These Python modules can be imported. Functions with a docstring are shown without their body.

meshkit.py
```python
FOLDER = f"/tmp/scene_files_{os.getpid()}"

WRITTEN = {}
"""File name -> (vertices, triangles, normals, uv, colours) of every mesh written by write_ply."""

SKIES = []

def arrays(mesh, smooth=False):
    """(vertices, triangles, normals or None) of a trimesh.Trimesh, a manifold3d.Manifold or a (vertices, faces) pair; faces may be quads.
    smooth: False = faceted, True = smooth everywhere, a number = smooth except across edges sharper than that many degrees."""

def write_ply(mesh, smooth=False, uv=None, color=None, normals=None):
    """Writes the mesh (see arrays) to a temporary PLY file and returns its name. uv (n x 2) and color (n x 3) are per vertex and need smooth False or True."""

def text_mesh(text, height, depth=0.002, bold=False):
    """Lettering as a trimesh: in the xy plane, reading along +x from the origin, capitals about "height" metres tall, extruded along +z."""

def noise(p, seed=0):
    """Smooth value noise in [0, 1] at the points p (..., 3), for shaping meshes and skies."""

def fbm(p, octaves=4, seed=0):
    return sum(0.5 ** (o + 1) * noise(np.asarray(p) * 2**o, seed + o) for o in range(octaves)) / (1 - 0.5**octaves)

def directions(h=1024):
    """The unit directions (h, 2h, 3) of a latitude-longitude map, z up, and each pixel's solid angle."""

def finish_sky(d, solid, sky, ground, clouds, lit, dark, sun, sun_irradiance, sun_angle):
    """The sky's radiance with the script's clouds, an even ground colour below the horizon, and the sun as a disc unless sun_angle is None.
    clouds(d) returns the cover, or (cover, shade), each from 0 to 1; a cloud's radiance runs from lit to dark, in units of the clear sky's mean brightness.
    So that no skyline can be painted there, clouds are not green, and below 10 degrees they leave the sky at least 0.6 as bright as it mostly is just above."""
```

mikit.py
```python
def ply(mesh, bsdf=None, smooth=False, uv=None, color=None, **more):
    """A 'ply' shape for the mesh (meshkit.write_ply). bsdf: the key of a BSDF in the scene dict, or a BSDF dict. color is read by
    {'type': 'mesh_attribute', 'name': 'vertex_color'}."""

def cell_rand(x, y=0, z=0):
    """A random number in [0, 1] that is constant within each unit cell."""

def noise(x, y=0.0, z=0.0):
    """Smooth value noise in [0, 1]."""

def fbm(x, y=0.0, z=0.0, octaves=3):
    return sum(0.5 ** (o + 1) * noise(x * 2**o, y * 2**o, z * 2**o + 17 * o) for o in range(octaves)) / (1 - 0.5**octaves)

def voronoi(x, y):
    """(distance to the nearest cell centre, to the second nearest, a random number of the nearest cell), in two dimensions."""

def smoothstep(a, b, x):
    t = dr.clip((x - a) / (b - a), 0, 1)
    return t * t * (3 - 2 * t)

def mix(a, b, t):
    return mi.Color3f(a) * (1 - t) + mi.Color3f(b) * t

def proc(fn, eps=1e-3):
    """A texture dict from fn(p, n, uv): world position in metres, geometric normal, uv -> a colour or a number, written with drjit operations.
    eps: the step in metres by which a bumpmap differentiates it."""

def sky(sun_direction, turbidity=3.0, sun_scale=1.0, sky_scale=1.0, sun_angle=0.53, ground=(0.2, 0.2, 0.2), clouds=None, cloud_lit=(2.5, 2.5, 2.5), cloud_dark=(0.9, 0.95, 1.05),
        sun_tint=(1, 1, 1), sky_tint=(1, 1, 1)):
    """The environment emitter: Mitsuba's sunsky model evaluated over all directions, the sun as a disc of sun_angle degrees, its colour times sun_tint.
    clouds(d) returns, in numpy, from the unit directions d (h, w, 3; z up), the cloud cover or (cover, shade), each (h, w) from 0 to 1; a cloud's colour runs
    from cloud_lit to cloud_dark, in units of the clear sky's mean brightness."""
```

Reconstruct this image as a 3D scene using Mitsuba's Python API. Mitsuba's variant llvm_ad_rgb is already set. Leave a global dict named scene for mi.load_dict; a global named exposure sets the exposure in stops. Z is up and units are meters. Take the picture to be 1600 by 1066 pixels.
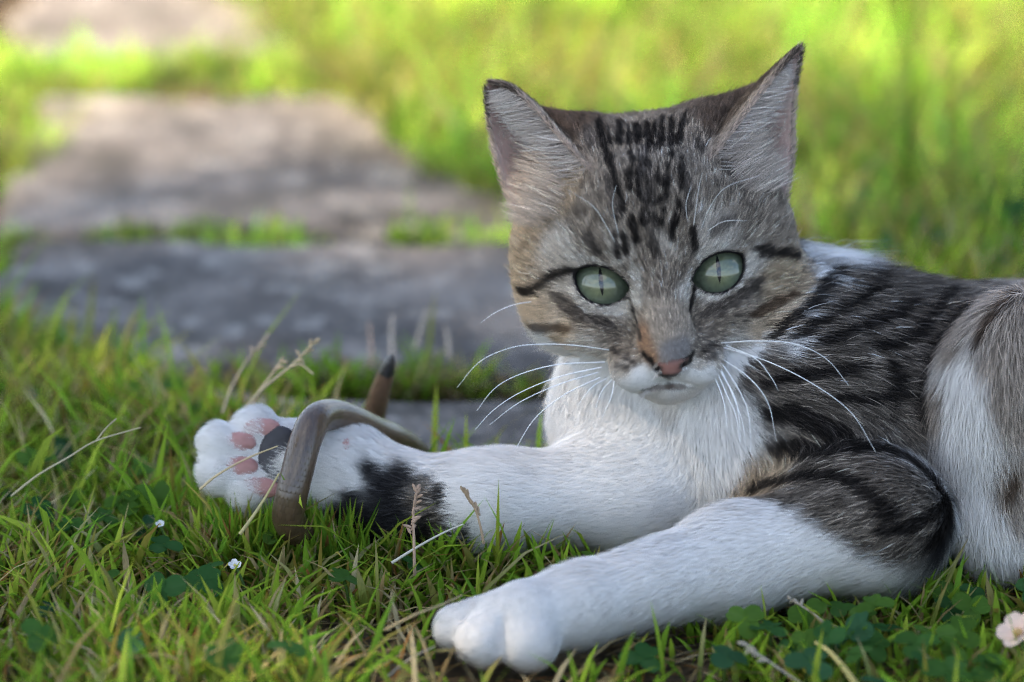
import math, numpy as np, trimesh, manifold3d, mitsuba as mi, drjit as dr, mikit, meshkit
from scipy.spatial import cKDTree
from scipy.ndimage import map_coordinates

T = mi.ScalarTransform4f
# ---------------------------------------------------------------- camera, sky, exposure
FOV, PITCH, CAM = 14.0, math.radians(17.0), np.array([0.0, -1.25, 0.4444])
FPX = 800 / math.tan(math.radians(FOV / 2))
FWD = np.array([0, math.cos(PITCH), -math.sin(PITCH)])
UP = np.array([0, math.sin(PITCH), math.cos(PITCH)])
RIGHT = np.array([1.0, 0, 0])
SUN = np.array([-0.78, -0.10, 0.78]); SUN = SUN / np.linalg.norm(SUN)
exposure = 3.85


def clouds(d):
    p = d / np.maximum(d[..., 2:], .08) * [1.3, 1.3, 0]
    n = meshkit.fbm(p + [3.2, 7.7, 0], 5, 21)
    return np.clip((n - .53) / .16, 0, 1) * np.clip(d[..., 2] * 6, 0, 1), np.clip((n - .62) / .25, 0, .6)


scene = {
    'camera': {'type': 'thinlens', 'fov': FOV, 'aperture_radius': 0.0115, 'focus_distance': 1.262, 'near_clip': 0.05, 'far_clip': 500.0,
               'to_world': T().look_at(origin=CAM.tolist(), target=(CAM + FWD).tolist(), up=[0, 0, 1])},
    'sky': mikit.sky(SUN.tolist(), turbidity=3.0, sky_scale=.85, sky_tint=(1.10, 1.0, .93), clouds=clouds),
}
labels = {}
rng = np.random.default_rng(7)


def at(px, py, d):
    """The point at distance d along the camera's axis (px, py in a 1600 x 1066 frame)."""
    return CAM + d * (FWD + RIGHT * (px - 800) / FPX + UP * (533 - py) / FPX)


def atz(px, py, z):
    """The point at height z."""
    d = (CAM[2] - z) / (math.sin(PITCH) + math.cos(PITCH) * (py - 533) / FPX)
    return at(px, py, d)


def tag(key, label=None, category=None, group=None, kind=None):
    labels[key] = {k: v for k, v in dict(label=label, category=category, group=group, kind=kind).items() if v}


# ---------------------------------------------------------------- materials
def rgb(*c): return {'type': 'rgb', 'value': list(c)}


VC = {'type': 'mesh_attribute', 'name': 'vertex_color'}
scene['m_skin'] = {'type': 'twosided', 'bsdf': {'type': 'principled', 'base_color': VC, 'roughness': 0.7, 'specular': 0.2}}
scene['m_ground'] = {'type': 'diffuse', 'reflectance': rgb(.1, .08, .05)}

# ---------------------------------------------------------------- cat: signed distance field
HO = at(1030, 434, 1.262)                    # middle of the eyes
_r, _p = math.radians(6), math.radians(20)
_U = UP * math.cos(_r) - RIGHT * math.sin(_r)
HX = RIGHT * math.cos(_r) + UP * math.sin(_r)
HY = -FWD * math.cos(_p) - _U * math.sin(_p)   # the way the head faces
HZ = _U * math.cos(_p) - FWD * math.sin(_p)
HM = np.stack([HX, HY, HZ])


def hw(x, y, z):
    """Head-local millimetres to world."""
    return HO + (np.array([x, y, z]) * 0.001) @ HM


def steps(lo, hi, a, b, coarse, fine):
    return np.concatenate([np.arange(lo, a, coarse), np.arange(a, b, fine), np.arange(b, hi, coarse)])


class Field:
    def __init__(s, gx, gy, gz):
        s.g = [np.asarray(v, np.float32) for v in (gx, gy, gz)]
        s.D = np.full([len(v) for v in s.g], 0.05, np.float32)

    def box(s, lo, hi):
        sl = tuple(slice(max(0, np.searchsorted(g, a) - 1), np.searchsorted(g, b) + 1) for g, a, b in zip(s.g, lo, hi))
        P = np.stack(np.meshgrid(*[g[k] for g, k in zip(s.g, sl)], indexing='ij'), -1)
        return sl, P

    def add(s, prim, k=0.006, sub=False):
        f, lo, hi = prim
        sl, P = s.box(np.asarray(lo) - k - .006, np.asarray(hi) + k + .006)
        if P.size == 0: return
        a, b = s.D[sl], f(P).astype(np.float32)
        if sub:
            h = np.maximum(k - np.abs(-b - a), 0) / k
            s.D[sl] = np.maximum(a, -b) + h * h * k / 4
        else:
            h = np.maximum(k - np.abs(a - b), 0) / k
            s.D[sl] = np.minimum(a, b) - h * h * k / 4


def cone(a, b, ra, rb):
    a, b = np.asarray(a, float), np.asarray(b, float)
    ba = b - a; l2 = ba @ ba; rr = ra - rb; a2 = l2 - rr * rr; il2 = 1 / l2

    def f(P):
        pa = P - a; y = pa @ ba; z = y - l2
        w = pa * l2 - y[..., None] * ba; x2 = np.einsum('...i,...i', w, w)
        y2, z2 = y * y * l2, z * z * l2
        k = np.sign(rr) * rr * rr * x2
        r = (np.sqrt(x2 * a2 * il2) + y * rr) * il2 - ra
        r = np.where(np.sign(z) * a2 * z2 > k, np.sqrt(x2 + z2) * il2 - rb, r)
        return np.where((np.sign(y) * a2 * y2 < k) & ~(np.sign(z) * a2 * z2 > k), np.sqrt(x2 + y2) * il2 - ra, r)
    return f, np.minimum(a - ra, b - rb), np.maximum(a + ra, b + rb)


def ball(c, r):
    c = np.asarray(c, float)
    return (lambda P: np.sqrt(((P - c) ** 2).sum(-1)) - r), c - r, c + r


def ell(c, r, M=np.eye(3)):
    """M: rows are the axes."""
    c, r = np.asarray(c, float), np.asarray(r, float)
    e = np.sqrt(((M * r[:, None]) ** 2).sum(0))

    def f(P):
        q = (P - c) @ M.T
        k0 = np.sqrt(((q / r) ** 2).sum(-1)); k1 = np.sqrt(((q / r ** 2) ** 2).sum(-1))
        return k0 * (k0 - 1) / np.maximum(k1, 1e-9)
    return f, c - e, c + e


def hell(x, y, z, rx, ry, rz): return ell(hw(x, y, z), np.array([rx, ry, rz]) * .001, HM)
def hcone(a, b, ra, rb): return cone(hw(*a), hw(*b), ra * .001, rb * .001)
def frame(xdir, zdir):
    x = np.asarray(xdir, float); x = x / np.linalg.norm(x)
    z = np.asarray(zdir, float); z = z - x * (z @ x); z = z / np.linalg.norm(z)
    return np.stack([x, np.cross(z, x), z])


# eyes
EYE = {s: hw(17.3 * s + .6, -8.6, -3.1) for s in (-1, 1)}
EYE_R = 0.0100
GAZE = {s: (lambda v: v / np.linalg.norm(v))(CAM - EYE[s] + HX * 0.09 * s) for s in (-1, 1)}


def almond(s):
    """Opening between the lids, as two arcs in the plane across the gaze."""
    g = GAZE[s]
    x = HX - g * (HX @ g); x /= np.linalg.norm(x); z = HZ - g * (HZ @ g); z /= np.linalg.norm(z)
    a = math.radians(21) * s             # inner corner lower than the outer one
    return g, x * math.cos(a) + z * math.sin(a), z * math.cos(a) - x * math.sin(a)


def almond_d(P, s):
    g, ex, ez = almond(s)
    q = P - EYE[s]
    u, v, w = q @ ex, q @ ez, q @ g
    # two circles
    up = np.sqrt(u * u + (v + .0066) ** 2) - .0116
    lo = np.sqrt(u * u + (v - .0026) ** 2) - .0087
    return np.maximum(up, lo), w


def almond_prim(s):
    def f(P):
        d, w = almond_d(P, s)
        return np.maximum(d, -w + .002)
    c = EYE[s] + GAZE[s] * .008
    return f, c - .014, c + .014


PRIM = {}          # group -> list of (prim, k)
def put(group, prim, k=.006): PRIM.setdefault(group, []).append((prim, k))


# torso
T1, T2, T3, T4 = at(1075, 620, 1.325), at(1250, 650, 1.305), at(1420, 655, 1.318), at(1580, 660, 1.345)
put('torso', cone(T1, T2, .033, .0400), .02); put('torso', cone(T2, T3, .0400, .0385), .02); put('torso', cone(T3, T4, .0385, .040), .02)
put('torso', cone(T4, at(1800, 655, 1.38), .039, .038), .02)
put('torso', ell(at(1020, 660, 1.318), [.030, .026, .036]), .02)     # breast
put('torso', cone(at(1085, 470, 1.305), at(1170, 560, 1.32), .030, .034), .02)     # neck
# haunch
put('thigh', ell(at(1640, 645, 1.272), [.036, .024, .040]), .004)
put('thigh', cone(at(1580, 560, 1.30), at(1560, 800, 1.275), .018, .013), .014)
put('thigh', cone(at(1700, 830, 1.27), at(1560, 830, 1.275), .014, .011), .012)
# near foreleg
SH, EL, MID, WR = at(1255, 735, 1.283), at(1384, 812, 1.256), atz(1150, 872, .0165), atz(905, 943, .0135)
put('near_leg', cone(SH, EL, .023, .0158), .014)
put('near_leg', cone(EL, MID, .0158, .0135), .012)
put('near_leg', cone(MID, WR, .0135, .0098), .010)
NP = atz(822, 970, .0120)
put('near_paw', cone(WR, NP, .0096, .0117), .008)
NTOE = []
for px, py, z, r in ((714, 982, .0088, .0068), (756, 1000, .0088, .0080), (826, 1002, .0090, .0087)):
    q = atz(px, py, z)
    NTOE.append((q, r))
    put('near_paw', cone(q, NP + (q - NP) * .45 + UP * .003, r, r * .92), .0026)
# far foreleg
FS, FM, FW = at(1010, 770, 1.300), atz(770, 786, .0185), at(600, 768, 1.2975)
put('far_leg', cone(at(1090, 700, 1.315), FS, .024, .0175), .014)
put('far_leg', cone(FS, FM, .0175, .0135), .012)
put('far_leg', cone(FM, FW, .0135, .0112), .012)
FP = at(455, 722, 1.297)
put('far_leg', cone(at(720, 800, 1.296), at(560, 782, 1.298), .0105, .0095), .008)
put('far_paw', cone(FW, at(530, 735, 1.299), .0112, .0130), .010)
put('far_paw', cone(at(530, 735, 1.299), FP, .0130, .0125), .010)
TOES = ((402, 675, 1.293, .0072), (350, 697, 1.291, .0072), (350, 738, 1.290, .0072), (394, 765, 1.290, .0070))
for px, py, d, r in TOES:
    q = at(px, py, d)
    put('far_paw', cone(q, q + (FP - q) * .4, r, r), .0022)
# head
H = lambda *a: put('head', *a)
H(hell(0, -36, 11, 36, 35, 28), .010)
H(hell(0, -20, 0, 39, 21, 27), .010)
H(hell(0, -9, 17, 21, 13, 17), .012)
for s in (-1, 1):
    H(hell(17 * s, -32, 22, 17, 16, 18), .010)
    H(hell(23 * s, -27, 2, 18.5, 18, 18), .010)
    H(hell(24.5 * s, -24, -12, 15.8, 18, 15), .010)
    H(hell(14 * s, -7, 7, 11, 8, 7), .008)
    H(hell(8.0 * s, 9.0, -24.5, 9.0, 9.5, 7.2), .005)
    H(hell(17 * s, -4, -15, 11, 9, 9), .008)
for s, c in ((-1, (33, 43)), (1, (40, 43))): H(hcone((22 * s, -38, 31), (c[0] * s, -41, c[1]), 10, 2.5), .008)
H(hcone((0, -3, 4), (0, 13, -14.5), 8.5, 6.6), .008)
H(hcone((0, 13, -14.5), (0, 18.2, -20.0), 6.4, 5.2), .004)
H(hell(0, 4, -31.5, 9.5, 9.5, 6.5), .005)
for s in (-1, 1):
    put('head', ball(EYE[s], .0112), .003)

GRID = [steps(-.112, .275, -.008, .104, .0014, .0009), steps(-.14, .19, -.075, .0, .0016, .0009), steps(-.012, .185, .04, .14, .0013, .0009)]
F, F2 = Field(*GRID), Field(*GRID)
for g in ('torso', 'thigh', 'near_leg', 'far_leg', 'near_paw', 'far_paw', 'head'):
    for prim, k in PRIM[g]: (F2 if g == 'head' else F).add(prim, k)
_h = np.maximum(.007 - np.abs(F.D - F2.D), 0) / .007
F.D = np.minimum(F.D, F2.D) - _h * _h * .007 / 4
for s in (-1, 1): F.add(almond_prim(s), .0008, sub=True)
# creases between the toes of the near paw
for (qa, ra), (qb, rb) in zip(NTOE[:-1], NTOE[1:]):
    m_ = (qa * rb + qb * ra) / (ra + rb) - FWD * min(ra, rb) * .98
    F.add(cone(m_ + UP * .0070 + FWD * .004, m_ - UP * .0080, .0007, .0013), .0020, sub=True)
# mouth, groove under the nose
for s in (-1, 1): F.add(hcone((0.3 * s, 17.5, -28.8), (7 * s, 14.5, -29.0), .8, .5), .0012, sub=True)
for s in (-1, 1): F.add(ball(hw(3.7 * s, 20.5, -21.2), .0012), .0006, sub=True)
F.add(hcone((0, 20.0, -24), (0, 18.5, -29), .6, .6), .001, sub=True)


def surface_nets(F):
    D, (gx, gy, gz) = F.D, F.g
    for a in range(3):
        D[tuple(slice(0, 1) if k == a else slice(None) for k in range(3))] = .01; D[tuple(slice(-1, None) if k == a else slice(None) for k in range(3))] = .01
    neg = D < 0
    c = sum(neg[i:neg.shape[0] - 1 + i, j:neg.shape[1] - 1 + j, k:neg.shape[2] - 1 + k].astype(np.int8) for i in (0, 1) for j in (0, 1) for k in (0, 1))
    cells = np.argwhere((c > 0) & (c < 8))
    ids = np.full(c.shape, -1, np.int32); ids[tuple(cells.T)] = np.arange(len(cells))
    corner = np.array([[i, j, k] for i in (0, 1) for j in (0, 1) for k in (0, 1)])
    vals = np.stack([D[tuple((cells + o).T)] for o in corner], 1)
    pos = np.stack([np.stack([g[(cells + o)[:, a]] for a, g in enumerate((gx, gy, gz))], 1) for o in corner], 1)
    acc, cnt = np.zeros((len(cells), 3)), np.zeros(len(cells))
    for a in range(8):
        for b in range(a + 1, 8):
            if np.abs(corner[a] - corner[b]).sum() != 1: continue
            m = (vals[:, a] < 0) != (vals[:, b] < 0)
            t = vals[m, a] / (vals[m, a] - vals[m, b])
            acc[m] += pos[m, a] + (pos[m, b] - pos[m, a]) * t[:, None]; cnt[m] += 1
    v = acc / cnt[:, None]
    quads = []
    for ax in range(3):
        o1, o2 = [e for e in range(3) if e != ax]
        sl0 = [slice(1, -1)] * 3; sl0[ax] = slice(0, -1); sl1 = list(sl0); sl1[ax] = slice(1, None)
        n0, n1 = neg[tuple(sl0)], neg[tuple(sl1)]
        e = np.argwhere(n0 != n1); flip = n0[tuple(e.T)]
        e = e + 1; e[:, ax] -= 1
        def cid(d1, d2):
            q = e.copy(); q[:, o1] -= d1; q[:, o2] -= d2
            return ids[tuple(q.T)]
        q = np.stack([cid(1, 1), cid(0, 1), cid(0, 0), cid(1, 0)], 1)
        if ax == 1: flip = ~flip
        q[~flip] = q[~flip][:, ::-1]
        quads.append(q)
    q = np.vstack(quads)
    return v, np.vstack([q[:, [0, 1, 2]], q[:, [0, 2, 3]]])


V, Fc = surface_nets(F)
body = trimesh.Trimesh(V, Fc, process=False)
parts = body.split(only_watertight=False)
body = max(parts, key=lambda m: len(m.faces))
trimesh.smoothing.filter_taubin(body, iterations=4)


# ears: closed curved shells joined to the body
def bez(P, t):
    """Catmull-Rom through the points P, t in 0..1"""
    P = np.asarray(P, float); n = len(P) - 1
    Q = np.vstack([2 * P[0] - P[1], P, 2 * P[-1] - P[-2]])
    x = np.clip(np.asarray(t, float), 0, 1) * n; i = np.minimum(x.astype(int), n - 1); u = (x - i)[:, None]
    a, b, c, d = Q[i], Q[i + 1], Q[i + 2], Q[i + 3]
    return .5 * (2 * b + (c - a) * u + (2 * a - 5 * b + 4 * c - d) * u ** 2 + (3 * b - a - 3 * c + d) * u ** 3)


EARS = {   # head-local mm: inner edge from base to tip, outer edge from base to tip, how deep the cup is
    -1: dict(inner=[(-14, -10, 28), (-19, -14.5, 34), (-25, -20, 41), (-31.8, -24, 49.8), (-38.6, -26, 56.4), (-44.4, -27, 58.6)],
             outer=[(-38, -23, 8), (-43, -28, 23.5), (-45.2, -30, 36.3), (-46.0, -29, 48.0), (-45.8, -27.5, 57.4)], cup=15, back=(.30, -1, .1)),
    1: dict(inner=[(15, -10, 27), (20.5, -15, 32.5), (28, -21, 38.5), (35.6, -25, 45.8), (43.8, -27, 53.6), (49.9, -28, 59.2)],
            outer=[(41, -26, 9), (45, -31, 23.8), (45.9, -31, 34.3), (47.8, -30, 47.5), (50.5, -28.5, 59.4)], cup=17, back=(-.75, -1, .25)),
}


def ear_grid(s, n=40, m=26):
    e = EARS[s]
    t = np.linspace(0, 1, n)
    a, b = bez(e['inner'], t), bez(e['outer'], t)
    w = np.linspace(0, 1, m)
    g = a[:, None] * (1 - w)[None, :, None] + b[:, None] * w[None, :, None]
    bk = np.asarray(e['back'], float); bk /= np.linalg.norm(bk)
    width = np.linalg.norm(a - b, axis=1)
    depth = np.minimum(e['cup'], width * .55)
    g = g + (depth[:, None] * (4 * w * (1 - w))[None])[..., None] * bk
    return HO + (g * .001) @ HM


def shell(g, th):
    n, m = g.shape[:2]
    du, dv = np.gradient(g, axis=0), np.gradient(g, axis=1)
    nr = np.cross(du, dv); nr /= np.linalg.norm(nr, axis=-1, keepdims=True) + 1e-12
    inner = g; outer = g + nr * th[..., None]
    v = np.vstack([inner.reshape(-1, 3), outer.reshape(-1, 3)])
    i, j = np.meshgrid(np.arange(n - 1), np.arange(m - 1), indexing='ij')
    A = i * m + j; q = np.stack([A, A + 1, A + m + 1, A + m], -1).reshape(-1, 4)
    o = n * m; q2 = q[:, ::-1] + o
    edge = list(range(m)) + [k * m + m - 1 for k in range(1, n)] + [(n - 1) * m + k for k in range(m - 2, -1, -1)] + [k * m for k in range(n - 2, 0, -1)]
    e = np.array(edge); e2 = np.roll(e, -1)
    q3 = np.stack([e2, e, e + o, e2 + o], 1)
    q = np.vstack([q, q2, q3])
    return trimesh.Trimesh(v, np.vstack([q[:, [0, 1, 2]], q[:, [0, 2, 3]]]), process=False)


def manifold(m):
    if m.volume < 0: m.invert()
    return manifold3d.Manifold(manifold3d.Mesh(np.asarray(m.vertices, np.float32), np.asarray(m.faces, np.uint32)))


EAR_GRID = {}
cat_m = manifold(body)
for s in (-1, 1):
    g = ear_grid(s); EAR_GRID[s] = g
    n, m = g.shape[:2]
    w = np.linspace(0, 1, m)[None]; t = np.linspace(0, 1, n)[:, None]
    th = .0004 + .0016 * (1 - t) ** .5 * np.sqrt(np.clip(4 * w * (1 - w), 0, 1)) + 0 * t
    du, dv = np.gradient(g, axis=0), np.gradient(g, axis=1)
    nr = np.cross(du, dv)
    bk = np.asarray(EARS[s]['back'], float) @ HM
    sg = np.sign((nr * bk).sum())
    em = manifold(shell(g, th * sg))
    cat_m = cat_m + em
mm = cat_m.to_mesh()
body = trimesh.Trimesh(mm.vert_properties[:, :3], mm.tri_verts, process=False)
print('cat body', len(body.vertices), len(body.faces), 'status', cat_m.status())
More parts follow.
